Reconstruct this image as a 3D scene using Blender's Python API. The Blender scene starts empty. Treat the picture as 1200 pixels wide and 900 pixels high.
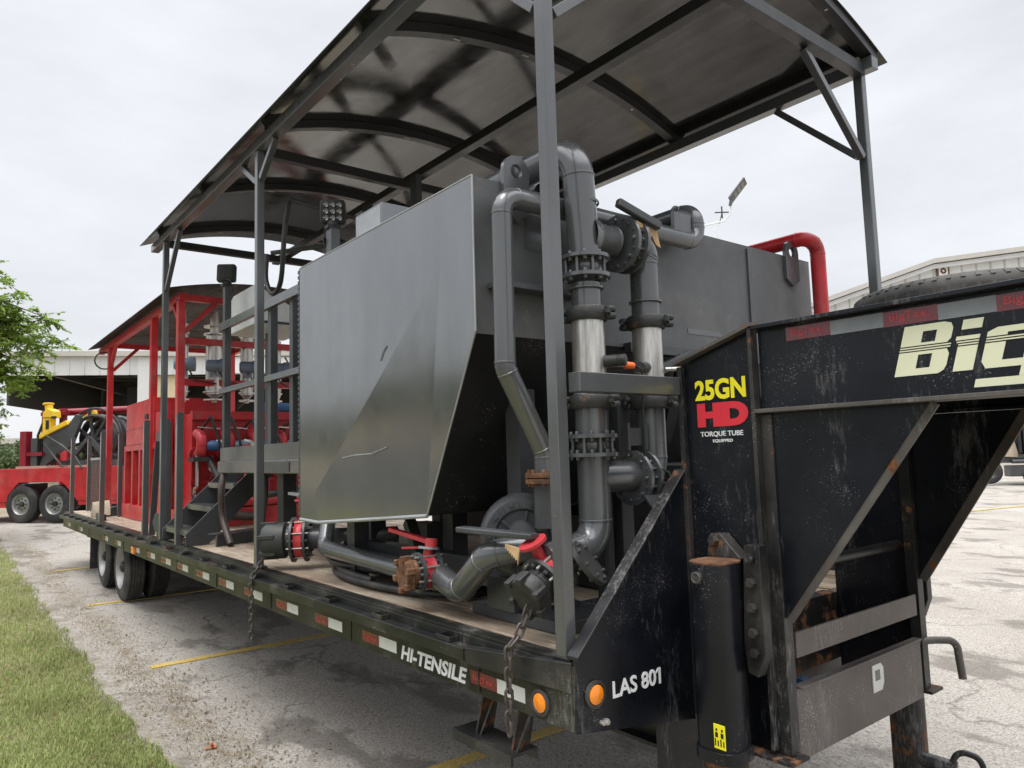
import bpy, bmesh, math, random
from mathutils import Vector, Matrix
import numpy as np
R = math.radians
random.seed(7); np.random.seed(7)
S = bpy.context.scene
COL = S.collection

# ------------------------------------------------------------------ camera, sky, sun, exposure
cam = bpy.data.cameras.new('camera'); camo = bpy.data.objects.new('camera', cam); COL.objects.link(camo)
cam.sensor_width = 36; cam.lens = 861.1/1200*36; cam.clip_start = .05; cam.clip_end = 3000
def cam_axes(yaw, pitch, roll):
    cy, sy, cp, sp = math.cos(yaw), math.sin(yaw), math.cos(pitch), math.sin(pitch)
    f = Vector((sy*cp, cy*cp, sp)); rt = Vector((cy, -sy, 0)); up = rt.cross(f)
    return math.cos(roll)*rt+math.sin(roll)*up, -math.sin(roll)*rt+math.cos(roll)*up, f
cr_, cu_, cf_ = cam_axes(R(-51.55176), R(5.41445), R(-1.73941))
mw = Matrix((( cr_.x, cu_.x, -cf_.x, 2.004), (cr_.y, cu_.y, -cf_.y, -1.841), (cr_.z, cu_.z, -cf_.z, 1.7), (0, 0, 0, 1)))
camo.matrix_world = mw
S.camera = camo

SUN_EL, SUN_AZ = R(74), R(150)          # azimuth of the sun measured from +Y towards +X
w = bpy.data.worlds.new('World'); S.world = w; w.use_nodes = True
nt = w.node_tree; nt.nodes.clear()
def N(nt, t, **k):
    n = nt.nodes.new(t)
    for a, v in k.items(): setattr(n, a, v)
    return n
out = N(nt, 'ShaderNodeOutputWorld'); bg = N(nt, 'ShaderNodeBackground'); bg.inputs['Strength'].default_value = .1
sky = N(nt, 'ShaderNodeTexSky', sky_type='NISHITA', sun_disc=False, sun_elevation=SUN_EL, sun_rotation=SUN_AZ)
tc = N(nt, 'ShaderNodeTexCoord'); sp = N(nt, 'ShaderNodeSeparateXYZ')
nt.links.new(tc.outputs['Generated'], sp.inputs[0])
# overcast deck: brighter towards the zenith (as a real overcast sky), soft cloud mottling
grad = N(nt, 'ShaderNodeValToRGB'); cr = grad.color_ramp
cr.elements[0].position = 0; cr.elements[0].color = (.33, .335, .345, 1)
cr.elements[1].position = 1; cr.elements[1].color = (1.5, 1.52, 1.56, 1)
for p_, c_ in ((.5, (.335, .337, .345)), (.58, (.318, .328, .343)), (.78, (.318, .328, .345)), (.85, (1.05, 1.06, 1.09))):
    e = cr.elements.new(p_); e.color = (*c_, 1)
mz = N(nt, 'ShaderNodeMapRange'); mz.inputs['From Min'].default_value = -1; mz.inputs['From Max'].default_value = 1
nt.links.new(sp.outputs['Z'], mz.inputs['Value']); nt.links.new(mz.outputs[0], grad.inputs[0])
mp = N(nt, 'ShaderNodeMapping'); mp.inputs['Scale'].default_value = (1.6, 1.6, 4.5)
nz = N(nt, 'ShaderNodeTexNoise'); nz.inputs['Scale'].default_value = 2.2; nz.inputs['Detail'].default_value = 5; nz.inputs['Roughness'].default_value = .55
nt.links.new(tc.outputs['Generated'], mp.inputs[0]); nt.links.new(mp.outputs[0], nz.inputs['Vector'])
nm = N(nt, 'ShaderNodeMapRange'); nm.inputs['From Min'].default_value = .3; nm.inputs['From Max'].default_value = .7; nm.inputs['To Min'].default_value = 22.6; nm.inputs['To Max'].default_value = 26.6
nt.links.new(nz.outputs['Fac'], nm.inputs['Value'])
mul = N(nt, 'ShaderNodeVectorMath', operation='SCALE')
nt.links.new(grad.outputs['Color'], mul.inputs[0]); nt.links.new(nm.outputs[0], mul.inputs['Scale'])
mx = N(nt, 'ShaderNodeMix', data_type='RGBA'); mx.inputs['Factor'].default_value = .94
nt.links.new(sky.outputs[0], mx.inputs['A']); nt.links.new(mul.outputs[0], mx.inputs['B'])
nt.links.new(mx.outputs['Result'], bg.inputs['Color']); nt.links.new(bg.outputs[0], out.inputs['Surface'])

sl = bpy.data.lights.new('sun', 'SUN'); sl.energy = 1.4; sl.angle = R(28); sl.color = (1, .97, .93)
so = bpy.data.objects.new('sun', sl); COL.objects.link(so)
sd = Vector((math.sin(SUN_AZ)*math.cos(SUN_EL), math.cos(SUN_AZ)*math.cos(SUN_EL), math.sin(SUN_EL)))
so.rotation_euler = sd.to_track_quat('Z', 'Y').to_euler(); so.location = (0, 0, 30)
S.view_settings.view_transform = 'Standard'; S.view_settings.look = 'None'; S.view_settings.gamma = 1
S.view_settings.exposure = 0.17
S.render.engine = 'CYCLES'

# ------------------------------------------------------------------ materials
def newmat(name):
    m = bpy.data.materials.new(name); m.use_nodes = True
    t = m.node_tree; b = t.nodes['Principled BSDF']; return m, t, b
def setin(b, **k):
    for a, v in k.items():
        a = a.replace('_', ' ')
        if a in b.inputs: b.inputs[a].default_value = v
def rgba(c): return (*c, 1) if len(c) == 3 else c
def ramp(t, src, stops):
    r = N(t, 'ShaderNodeValToRGB'); e = r.color_ramp.elements
    e[0].position, e[0].color = stops[0][0], rgba(stops[0][1]); e[1].position, e[1].color = stops[-1][0], rgba(stops[-1][1])
    for p_, c_ in stops[1:-1]:
        x = e.new(p_); x.color = rgba(c_)
    t.links.new(src, r.inputs[0]); return r.outputs['Color']
def noise(t, scale, detail=4, rough=.6, stretch=None, w=None):
    tcn = N(t, 'ShaderNodeTexCoord'); src = tcn.outputs['Object']
    if stretch:
        mpn = N(t, 'ShaderNodeMapping'); mpn.inputs['Scale'].default_value = stretch
        t.links.new(src, mpn.inputs[0]); src = mpn.outputs[0]
    n = N(t, 'ShaderNodeTexNoise'); n.inputs['Scale'].default_value = scale; n.inputs['Detail'].default_value = detail; n.inputs['Roughness'].default_value = rough
    t.links.new(src, n.inputs['Vector']); return n.outputs['Fac']
def mixc(t, fac, a, b_):
    m = N(t, 'ShaderNodeMix', data_type='RGBA')
    for s_, v in (('A', a), ('B', b_)):
        if isinstance(v, tuple): m.inputs[s_].default_value = rgba(v)
        else: t.links.new(v, m.inputs[s_])
    if isinstance(fac, float): m.inputs['Factor'].default_value = fac
    else: t.links.new(fac, m.inputs['Factor'])
    return m.outputs['Result']
def math_(t, op, a, b_=None):
    m = N(t, 'ShaderNodeMath', operation=op)
    for i, v in enumerate((a, b_)):
        if v is None: continue
        if isinstance(v, (int, float)): m.inputs[i].default_value = v
        else: t.links.new(v, m.inputs[i])
    return m.outputs[0]
def bump(t, b, h, strength=.3, dist=.005):
    n = N(t, 'ShaderNodeBump'); n.inputs['Strength'].default_value = strength; n.inputs['Distance'].default_value = dist
    t.links.new(h, n.inputs['Height']); t.links.new(n.outputs[0], b.inputs['Normal'])
def paint(name, base, rough=.35, var=.25, chips=0, chipc=(.55, .55, .53), rust=0, dust=0, scuff=0, metallic=0, coat=0, ior=1.5, orange=.12, streak=None):
    """Sprayed metal: tone drift, worn chips, rust blooms, dust."""
    m, t, b = newmat(name)
    dk = tuple(c*(1-var) for c in base); lt = tuple(min(1, c*(1+var)) for c in base)
    c = ramp(t, noise(t, 3.1, 5, .65, streak), ((.3, dk), (.7, lt)))
    if dust:
        d = noise(t, 1.7, 6, .7); f = ramp(t, d, ((.48, (0, 0, 0)), (.75, (dust,)*3)))
        c = mixc(t, f, c, (.30, .27, .23))
    if chips:
        v = noise(t, 170, 2.5, .6); z = noise(t, 3.3, 5, .7)
        s_ = math_(t, 'ADD', math_(t, 'MULTIPLY', v, .9), math_(t, 'MULTIPLY', z, .62))
        f = ramp(t, s_, ((.985-chips*.11, (0, 0, 0)), (1.0, (.8, .8, .8))))
        c = mixc(t, f, c, chipc)
    if scuff:      # rubbed vertical patches of gray road film and scratches
        a_ = noise(t, 3.4, 4, .6, (1, 1, .35)); b_ = noise(t, 60, 4, .75, (1, 1, .22))
        f = ramp(t, math_(t, 'ADD', math_(t, 'MULTIPLY', a_, .75), math_(t, 'MULTIPLY', b_, .55)), ((.72, (0, 0, 0)), (.82, (scuff,)*3)))
        c = mixc(t, f, c, (.26, .255, .25))
    if rust:
        z = noise(t, 7, 7, .72); f = ramp(t, z, ((.70-rust*.2, (0, 0, 0)), (.76-rust*.2, (1, 1, 1))))
        rc = ramp(t, noise(t, 40, 4, .7), ((.3, (.09, .035, .014)), (.7, (.27, .12, .05))))
        c = mixc(t, f, c, rc)
        t.links.new(math_(t, 'ADD', math_(t, 'MULTIPLY', f, .45), rough), b.inputs['Roughness'])
    else:
        rr = ramp(t, noise(t, 6, 5, .7), ((.3, (rough*.8,)*3), (.75, (min(1, rough*1.35),)*3)))
        t.links.new(rr, b.inputs['Roughness'])
    t.links.new(c, b.inputs['Base Color'])
    setin(b, Metallic=metallic, Coat_Weight=coat, Coat_Roughness=.12, IOR=ior)
    if orange: bump(t, b, noise(t, 60, 3, .5), orange, .002)
    return m
M = {}
M['gray'] = paint('gray_paint', (.115, .119, .123), .22, .16, chips=0, orange=0, ior=1.6, metallic=.35, coat=.2, streak=(1, 1, .35), scuff=.07)
M['gray_dark'] = paint('dark_gray_paint', (.055, .057, .060), .36, .25, chips=0, orange=0, scuff=.04)
M['tank'] = paint('tank_gray_paint', (.235, .24, .243), .19, .10, chips=0, orange=0, ior=1.6, coat=.3, streak=(1, 1, .3), metallic=.9, scuff=.10)
_t = M['tank'].node_tree; bump(_t, _t.nodes['Principled BSDF'], noise(_t, 1.5, 2, .5), .22, .03)
M['tankfront'] = paint('tank_gray_shaded', (.085, .088, .09), .4, .2, chips=.1, dust=.25)  # shaded copy of the tank gray; the front's darker tone is painted in
M['beam'] = paint('dark_beam_paint', (.022, .022, .023), .4, .2, orange=0)
M['hopper'] = paint('hopper_black', (.010, .010, .011), .45, .3, chips=.15, orange=.05)
M['black'] = paint('black_trailer_paint', (.0055, .0066, .0105), .30, .3, chips=.42, chipc=(.26, .26, .27), dust=.025, orange=.04, scuff=.28, ior=1.42)
M['black_worn'] = paint('black_worn_paint', (.013, .013, .014), .42, .35, chips=.4, rust=.4, dust=.2, chipc=(.3, .28, .26), scuff=.5, orange=.05)
M['olive'] = paint('rail_black_paint', (.010, .011, .010), .34, .3, chips=.25, rust=.35, dust=.18, scuff=.35, orange=0, ior=1.4)
M['rusty_edge'] = paint('rusty_edge', (.085, .075, .068), .6, .4, rust=.6, orange=.05, scuff=.4)
def rustmat():
    m, t, b = newmat('rusted_iron')
    c = ramp(t, noise(t, 14, 8, .75), ((.32, (.03, .018, .012)), (.44, (.095, .042, .02)), (.56, (.19, .088, .042)), (.74, (.30, .19, .115))))
    f = ramp(t, noise(t, 5, 5, .7), ((.55, (0, 0, 0)), (.66, (.8, .8, .8)))); c = mixc(t, f, c, (.07, .06, .055))
    t.links.new(c, b.inputs['Base Color']); setin(b, Roughness=.9); bump(t, b, noise(t, 70, 6, .75), .9, .004); return m
M['rust'] = rustmat()
M['brownbar'] = paint('dusty_brown_gray_bar', (.105, .090, .082), .5, .25, chips=.45, rust=.2, scuff=.5, orange=.05)
M['red'] = paint('red_paint', (.48, .018, .024), .36, .28, chips=.2, dust=.28, chipc=(.5, .3, .27), scuff=.18, orange=.04)
M['redvalve'] = paint('red_valve_paint', (.56, .045, .055), .4, .2, rust=.12)
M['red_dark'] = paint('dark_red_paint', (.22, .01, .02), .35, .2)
M['yellow'] = paint('yellow_paint', (.78, .50, .02), .4, .15, dust=.15)
M['white'] = paint('white_paint', (.78, .79, .79), .45, .06, dust=.08)
M['cabwhite'] = paint('white_plastic', (.72, .73, .73), .4, .08, dust=.3)
M['blue'] = paint('blue_gray_enamel', (.16, .21, .27), .35, .15)
M['bluecap'] = paint('blue_enamel', (.03, .10, .24), .4, .15)
M['castiron'] = paint('cast_iron', (.032, .032, .031), .5, .4, rust=.3, orange=.8, chips=.3)
M['steelbolt'] = paint('zinc_bolt', (.45, .43, .40), .4, .3, metallic=.8)
M['brass'] = paint('brass_notch_plate', (.50, .33, .16), .6, .45, rust=.5, orange=.3)
M['chain'] = paint('chain_steel', (.10, .085, .075), .5, .4, metallic=.5, rust=.45)
M['rubber'] = paint('tyre_rubber', (.022, .022, .022), .75, .35, dust=.30, orange=.3)
M['rimgray'] = paint('wheel_rim_silver', (.30, .30, .29), .45, .2, metallic=.4, rust=.1, dust=.3)
M['hose'] = paint('black_hose_rubber', (.018, .018, .019), .5, .3, dust=.3)
M['hosebrown'] = paint('brown_black_hose', (.06, .042, .036), .5, .3, dust=.2)
M['orange'] = paint('orange_connector', (.85, .16, .03), .45, .1)
M['lens'] = paint('amber_lens', (.95, .26, .01), .25, .1, orange=0, coat=1)
M['redtape'] = paint('red_reflective_tape', (.17, .014, .024), .25, .2, coat=.6, dust=.1)
M['redtape_text'] = paint('red_tape_print', (.50, .05, .06), .3, .1)
M['whitetape'] = paint('white_reflective_tape', (.66, .66, .65), .3, .1, coat=.5, dust=.15)
M['silvertape'] = paint('silver_reflective_tape', (.20, .215, .235), .3, .35, coat=.4, dust=.1)
M['cream'] = paint('cream_vinyl', (.76, .76, .54), .5, .04, orange=0)
M['vinylyellow'] = paint('yellow_vinyl', (.90, .80, .02), .5, .04, orange=0)
M['vinylred'] = paint('red_vinyl', (.70, .03, .05), .5, .06, orange=0)
M['vinylwhite'] = paint('white_vinyl', (.74, .75, .76), .5, .06, orange=0)
M['vinylgold'] = paint('gold_outline', (.42, .30, .08), .5, .1, orange=0)
M['blackprint'] = paint('black_print', (.012, .012, .012), .5, .1, orange=0)
M['alu'] = paint('galvanised_gray', (.38, .39, .40), .45, .15, metallic=.5)
M['ledlens'] = paint('led_lens', (.20, .20, .19), .12, .2, coat=1, metallic=.5)

def roof_mat():
    m, t, b = newmat('roof_sheet_gray')
    c = ramp(t, noise(t, 2.2, 6, .7, (1, 5, 1)), ((.3, (.054, .054, .053)), (.7, (.094, .094, .094))))
    sc_ = noise(t, 34, 3, .6, (.25, 6, 1)); f = ramp(t, sc_, ((.68, (0, 0, 0)), (.73, (1, 1, 1))))
    c = mixc(t, math_(t, 'MULTIPLY', f, .6), c, (.03, .03, .03))
    t.links.new(c, b.inputs['Base Color'])
    setin(b, Metallic=.75)
    t.links.new(ramp(t, noise(t, 5, 4, .6), ((.3, (.07,)*3), (.75, (.17,)*3))), b.inputs['Roughness'])
    bump(t, b, noise(t, 1.6, 2, .5), .03, .02)
    return m
M['roof'] = roof_mat()
M['skidroof'] = paint('dark_roof_sheet', (.016, .013, .012), .6, .3, dust=.05, orange=0, ior=1.3)
M['rustblack'] = paint('rusty_black_plate', (.014, .013, .013), .55, .35, rust=.95, dust=.2, scuff=.4, orange=.1)
def stainless():
    m, t, b = newmat('stainless_steel')
    c = ramp(t, noise(t, 26, 4, .6, (4, 4, .35)), ((.3, (.44, .42, .385)), (.7, (.72, .70, .655))))
    t.links.new(c, b.inputs['Base Color']); setin(b, Metallic=.85, Roughness=.34)
    bump(t, b, noise(t, 40, 3, .6, (3, 3, .3)), .06, .002)
    return m
M['stainless'] = stainless()
def glassmat():
    m, t, b = newmat('sight_glass'); setin(b, Base_Color=(.5, .48, .42, 1), Roughness=.08, Transmission_Weight=.4, IOR=1.45); return m
M['sight'] = glassmat()
def wood(name, a, bb, stain):
    m, t, b = newmat(name)
    c = ramp(t, noise(t, 7, 8, .7, (.35, 9, 4)), ((.28, a), (.5, tuple((x+y)/2 for x, y in zip(a, bb))), (.72, bb)))
    f = ramp(t, noise(t, 1.3, 5, .65, (.7, 1.6, 1)), ((.45, (0, 0, 0)), (.68, (.85, .85, .85))))
    c = mixc(t, f, c, stain)
    f2 = ramp(t, noise(t, 18, 4, .7, (.25, 5, 1)), ((.62, (0, 0, 0)), (.70, (1, 1, 1))))
    c = mixc(t, math_(t, 'MULTIPLY', f2, .55), c, (.08, .06, .045))
    t.links.new(c, b.inputs['Base Color']); setin(b, Roughness=.75)
    bump(t, b, noise(t, 22, 6, .7, (.3, 6, 1)), .5, .004)
    return m
M['plank'] = wood('weathered_plank', (.15, .105, .068), (.64, .54, .42), (.15, .09, .05))
M['chock'] = wood('pale_wood', (.32, .24, .17), (.52, .43, .33), (.24, .19, .14))
def pavement():
    m, t, b = newmat('weathered_asphalt')
    g = noise(t, 62, 6, .85); g2 = noise(t, 300, 2, .6)
    c = ramp(t, g, ((.33, (.09, .083, .075)), (.42, (.235, .21, .183)), (.52, (.44, .405, .36)), (.68, (.61, .57, .51))))
    c = mixc(t, math_(t, 'MULTIPLY', ramp(t, g2, ((.4, (0, 0, 0)), (.7, (1, 1, 1)))), .25), c, (.12, .115, .105))
    lg = ramp(t, noise(t, .45, 6, .65), ((.35, (.74, .725, .70)), (.6, (1, 1, 1))))
    mm = N(t, 'ShaderNodeMix', data_type='RGBA', blend_type='MULTIPLY'); mm.inputs['Factor'].default_value = .75
    t.links.new(c, mm.inputs['A']); t.links.new(lg, mm.inputs['B']); c = mm.outputs['Result']
    # oil and tyre stains in the bay
    f = ramp(t, noise(t, .8, 5, .6, (1, 1.7, 1)), ((.545, (0, 0, 0)), (.60, (.8, .8, .8))))
    c = mixc(t, math_(t, 'MULTIPLY', f, .8), c, (.105, .09, .075))
    pit = noise(t, 38, 4, .7); pf = ramp(t, pit, ((.35, (1, 1, 1)), (.42, (0, 0, 0))))
    c = mixc(t, math_(t, 'MULTIPLY', pf, .75), c, (.10, .088, .072))
    # band of blown-in soil and leaf dust along the lawn edge
    tcy = N(t, 'ShaderNodeTexCoord'); sy_ = N(t, 'ShaderNodeSeparateXYZ'); t.links.new(tcy.outputs['Object'], sy_.inputs[0])
    yy = math_(t, 'ADD', sy_.outputs['Y'], math_(t, 'MULTIPLY', math_(t, 'SUBTRACT', noise(t, 1.1, 5, .65), .5), .9))
    bnd = ramp(t, math_(t, 'ADD', math_(t, 'MULTIPLY', yy, .5), .5), ((.20, (.8, .8, .8)), (.27, (.25, .25, .25)), (.33, (1, 1, 1)), (.385, (.9, .9, .9)), (.43, (0, 0, 0))))
    gr = ramp(t, noise(t, 9, 7, .78), ((.47, (0, 0, 0)), (.58, (1, 1, 1))))
    dc = ramp(t, noise(t, 40, 5, .7), ((.3, (.10, .08, .055)), (.7, (.33, .265, .175))))
    c = mixc(t, math_(t, 'MULTIPLY', math_(t, 'MULTIPLY', bnd, gr), .85), c, dc)
    # wandering cracks
    tcn = N(t, 'ShaderNodeTexCoord'); dn = N(t, 'ShaderNodeTexNoise'); dn.inputs['Scale'].default_value = 1.8; dn.inputs['Detail'].default_value = 5
    t.links.new(tcn.outputs['Object'], dn.inputs['Vector'])
    va = N(t, 'ShaderNodeVectorMath', operation='MULTIPLY_ADD'); va.inputs[1].default_value = (.9, .9, .9)
    t.links.new(dn.outputs['Color'], va.inputs[0]); t.links.new(tcn.outputs['Object'], va.inputs[2])
    vo = N(t, 'ShaderNodeTexVoronoi', feature='DISTANCE_TO_EDGE'); vo.inputs['Scale'].default_value = .42
    t.links.new(va.outputs[0], vo.inputs['Vector'])
    ck = ramp(t, vo.outputs['Distance'], ((.0, (1, 1, 1)), (.012, (0, 0, 0))))
    ck = math_(t, 'MULTIPLY', ck, ramp(t, noise(t, .9, 4, .6), ((.46, (0, 0, 0)), (.56, (1, 1, 1)))))
    c = mixc(t, math_(t, 'MULTIPLY', ck, .65), c, (.10, .09, .075))
    t.links.new(c, b.inputs['Base Color']); setin(b, Roughness=.85)
    h = math_(t, 'SUBTRACT', g, math_(t, 'MULTIPLY', ck, .8)); bump(t, b, h, .9, .010)
    return m
M['pavement'] = pavement()
M['unseen_asphalt'] = paint('unseen_dark_asphalt', (.060, .059, .057), .85, .25, orange=.5)
def soil(name, a, bb, sc_=14):
    m, t, b = newmat(name)
    c = ramp(t, noise(t, sc_, 7, .75), ((.3, a), (.7, bb)))
    lg = ramp(t, noise(t, .3, 5, .6), ((.35, (.6, .62, .5)), (.7, (1, 1, 1))))
    mm = N(t, 'ShaderNodeMix', data_type='RGBA', blend_type='MULTIPLY'); mm.inputs['Factor'].default_value = .8
    t.links.new(c, mm.inputs['A']); t.links.new(lg, mm.inputs['B'])
    t.links.new(mm.outputs['Result'], b.inputs['Base Color']); setin(b, Roughness=.95); bump(t, b, noise(t, sc_*3, 6, .7), .8, .02)
    return m
M['soil'] = soil('lawn_soil', (.16, .15, .07), (.32, .30, .15))
M['field'] = soil('dry_field', (.17, .135, .085), (.32, .265, .19), 3)
M['litter'] = soil('dry_leaf_litter', (.13, .095, .06), (.42, .35, .25), 45)
def linepaint():
    m, t, b = newmat('worn_yellow_line')
    c = ramp(t, noise(t, 70, 4, .7), ((.40, (.26, .23, .17)), (.49, (.52, .36, .07)), (.75, (.66, .46, .09))))
    t.links.new(c, b.inputs['Base Color']); setin(b, Roughness=.8); bump(t, b, noise(t, 105, 3, .75), .5, .006); return m
M['line'] = linepaint()
def leafmat(name, a, bb, trans=.35, sc_=1.2):
    m, t, b = newmat(name)
    oi = N(t, 'ShaderNodeNewGeometry')
    c = ramp(t, oi.outputs['Random Per Island'], ((0, a), (1, bb)))
    lg = ramp(t, noise(t, sc_, 4, .6), ((.35, (.55, .55, .5)), (.7, (1, 1, 1))))
    mm = N(t, 'ShaderNodeMix', data_type='RGBA', blend_type='MULTIPLY'); mm.inputs['Factor'].default_value = .9
    t.links.new(c, mm.inputs['A']); t.links.new(lg, mm.inputs['B'])
    t.links.new(mm.outputs['Result'], b.inputs['Base Color']); setin(b, Roughness=.6)
    tr = N(t, 'ShaderNodeBsdfTranslucent'); t.links.new(mm.outputs['Result'], tr.inputs['Color'])
    ms = N(t, 'ShaderNodeMixShader'); ms.inputs[0].default_value = trans
    o = t.nodes['Material Output']; t.links.new(b.outputs[0], ms.inputs[1]); t.links.new(tr.outputs[0], ms.inputs[2]); t.links.new(ms.outputs[0], o.inputs['Surface'])
    return m
M['grass'] = leafmat('grass_blades', (.22, .30, .075), (.55, .60, .235), .35, .9)
M['straw'] = leafmat('dry_straw', (.30, .22, .11), (.48, .38, .22), .2)
M['leaf'] = leafmat('tree_leaf', (.19, .32, .04), (.38, .52, .10), .5)
M['bush'] = leafmat('bush_leaf', (.07, .11, .04), (.16, .22, .08), .3, .6)
M['bark'] = paint('bark', (.10, .08, .06), .9, .4, orange=1)
M['leaforange'] = paint('dead_leaf', (.42, .15, .07), .8, .3)
def ribbed(name, base, freq, axis='x', amp=.5):
    m, t, b = newmat(name)
    c = ramp(t, noise(t, .8, 5, .65, (1, 1, .3)), ((.3, tuple(x*.88 for x in base)), (.7, base)))
    t.links.new(c, b.inputs['Base Color']); setin(b, Roughness=.5); return m
M['shedwhite'] = ribbed('pale_metal_siding', (.66, .67, .66), 1)
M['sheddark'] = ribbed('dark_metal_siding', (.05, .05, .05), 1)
M['tan'] = ribbed('tan_column', (.62, .53, .34), 1)
M['rooftrim'] = ribbed('roof_trim_gray', (.52, .50, .46), 1)

# ------------------------------------------------------------------ mesh helpers
V = Vector
def frame(d, up=V((0, 0, 1))):
    d = V(d).normalized()
    if abs(d.dot(up)) > .98: up = V((1, 0, 0))
    x = up.cross(d).normalized(); y = d.cross(x); return x, y, d
class MB:
    def __init__(s): s.v = []; s.f = []
    def add(s, vs, fs):
        o = len(s.v); s.v += [V(p) for p in vs]; s.f += [tuple(i+o for i in q) for q in fs]; return s
    def box(s, a, b):
        (x0, y0, z0), (x1, y1, z1) = a, b
        x0, x1 = min(x0, x1), max(x0, x1); y0, y1 = min(y0, y1), max(y0, y1); z0, z1 = min(z0, z1), max(z0, z1)
        return s.add([(x0,y0,z0),(x1,y0,z0),(x1,y1,z0),(x0,y1,z0),(x0,y0,z1),(x1,y0,z1),(x1,y1,z1),(x0,y1,z1)],
                     [(0,3,2,1),(4,5,6,7),(0,1,5,4),(1,2,6,5),(2,3,7,6),(3,0,4,7)])
    def bar(s, p, q, w, h, up=V((0, 0, 1))):
        p, q = V(p), V(q); x, y, d = frame(q-p, V(up)); c = []
        for e in (p, q):
            for a, b in ((-1,-1),(1,-1),(1,1),(-1,1)): c.append(e+x*a*w/2+y*b*h/2)
        return s.add(c, [(3,2,1,0),(4,5,6,7),(0,1,5,4),(1,2,6,5),(2,3,7,6),(3,0,4,7)])
    def prism(s, poly, d):
        """poly: 3-D points, extruded by the vector d"""
        d = V(d); n = len(poly); a = [V(p) for p in poly]; b = [p+d for p in a]
        nrm = sum(((a[i]-a[0]).cross(a[(i+1) % n]-a[0]) for i in range(1, n)), V())
        f = [tuple(range(n)), tuple(range(2*n-1, n-1, -1))] + [(i, i+n, (i+1) % n+n, (i+1) % n) for i in range(n)]
        if nrm.dot(d) > 0: f = [tuple(reversed(q)) for q in f]
        return s.add(a+b, f)
    def lathe(s, p, d, prof, seg=28, caps=True, up=V((0, 0, 1))):
        p = V(p); x, y, d = frame(d, V(up)); vs = []; fs = []; n = len(prof)
        for t_, r in prof:
            for k in range(seg):
                a = 2*math.pi*k/seg; vs.append(p+d*t_+(x*math.cos(a)+y*math.sin(a))*r)
        for i in range(n-1):
            for k in range(seg):
                k2 = (k+1) % seg; fs.append((i*seg+k, i*seg+k2, (i+1)*seg+k2, (i+1)*seg+k))
        if caps: fs.append(tuple(reversed(range(seg)))); fs.append(tuple(range((n-1)*seg, n*seg)))
        return s.add(vs, fs)
    def cyl(s, p, q, r, seg=20):
        p, q = V(p), V(q); return s.lathe(p, q-p, [(0, r), ((q-p).length, r)], seg)
    def sweep(s, pts, r, seg=14, caps=True, closed=False):
        pts = [V(p) for p in pts]; n = len(pts); vs = []; fs = []
        t0 = (pts[1]-pts[0]).normalized(); x, y, _ = frame(t0)
        rr = r if isinstance(r, (list, tuple)) else [r]*n
        for i in range(n):
            if closed: t1 = (pts[(i+1) % n]-pts[i-1]).normalized()
            else: t1 = (pts[min(i+1, n-1)]-pts[max(i-1, 0)]).normalized()
            q = t0.rotation_difference(t1); x = q @ x; y = q @ y; t0 = t1
            for k in range(seg):
                a = 2*math.pi*k/seg; vs.append(pts[i]+(x*math.cos(a)+y*math.sin(a))*rr[i])
        for i in range(n if closed else n-1):
            j = (i+1) % n
            for k in range(seg):
                k2 = (k+1) % seg; fs.append((i*seg+k, i*seg+k2, j*seg+k2, j*seg+k))
        if caps and not closed: fs.append(tuple(reversed(range(seg)))); fs.append(tuple(range((n-1)*seg, n*seg)))
        return s.add(vs, fs)
    def pipe(s, pts, r, bend, seg=24, weld=True):
        """round pipe with radiused elbows and weld beads at the elbow ends"""
        pts = [V(p) for p in pts]; path = [pts[0]]; beads = []
        for i in range(1, len(pts)-1):
            a, b, c = pts[i-1], pts[i], pts[i+1]; u = (a-b).normalized(); v = (c-b).normalized()
            th = u.angle(v); L = bend/math.tan(th/2); L = min(L, (a-b).length*.49, (c-b).length*.49) if i not in (1, len(pts)-2) else min(L, (a-b).length*.95, (c-b).length*.95)
            rad = L*math.tan(th/2); ctr = b+(u+v).normalized()*(rad/math.sin(th/2)); p0 = b+u*L; p1 = b+v*L
            beads += [(p0, -u), (p1, v)]
            e0 = p0-ctr; ax = e0.cross(p1-ctr).normalized(); tot = e0.angle(p1-ctr); k = max(5, int(tot/R(9)))
            for j in range(k+1): path.append(ctr+Matrix.Rotation(tot*j/k, 3, ax) @ e0)
        path.append(pts[-1]); cl = [path[0]]
        for p in path[1:]:
            if (p-cl[-1]).length > 1e-4: cl.append(p)
        s.sweep(cl, r, seg)
        if weld:
            for p, d in beads: s.lathe(p-d*.006, d, [(0, r*.98), (.002, r*1.035), (.006, r*1.05), (.010, r*1.035), (.012, r*.98)], seg, False)
        return s
    def torus(s, p, d, Rr, r, seg=28, ring=10):
        x, y, d = frame(d); p = V(p)
        return s.sweep([p+(x*math.cos(2*math.pi*k/seg)+y*math.sin(2*math.pi*k/seg))*Rr for k in range(seg)], r, ring, closed=True)
    def hexs(s, p, d, r, h):
        return s.lathe(p, d, [(0, r), (h*.8, r), (h, r*.85)], 6)
    def bolts(s, p, d, Rr, n, r, h, ph=0):
        x, y, d = frame(d); p = V(p)
        for k in range(n):
            a = 2*math.pi*k/n+ph; s.hexs(p+(x*math.cos(a)+y*math.sin(a))*Rr, d, r, h)
        return s
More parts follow.
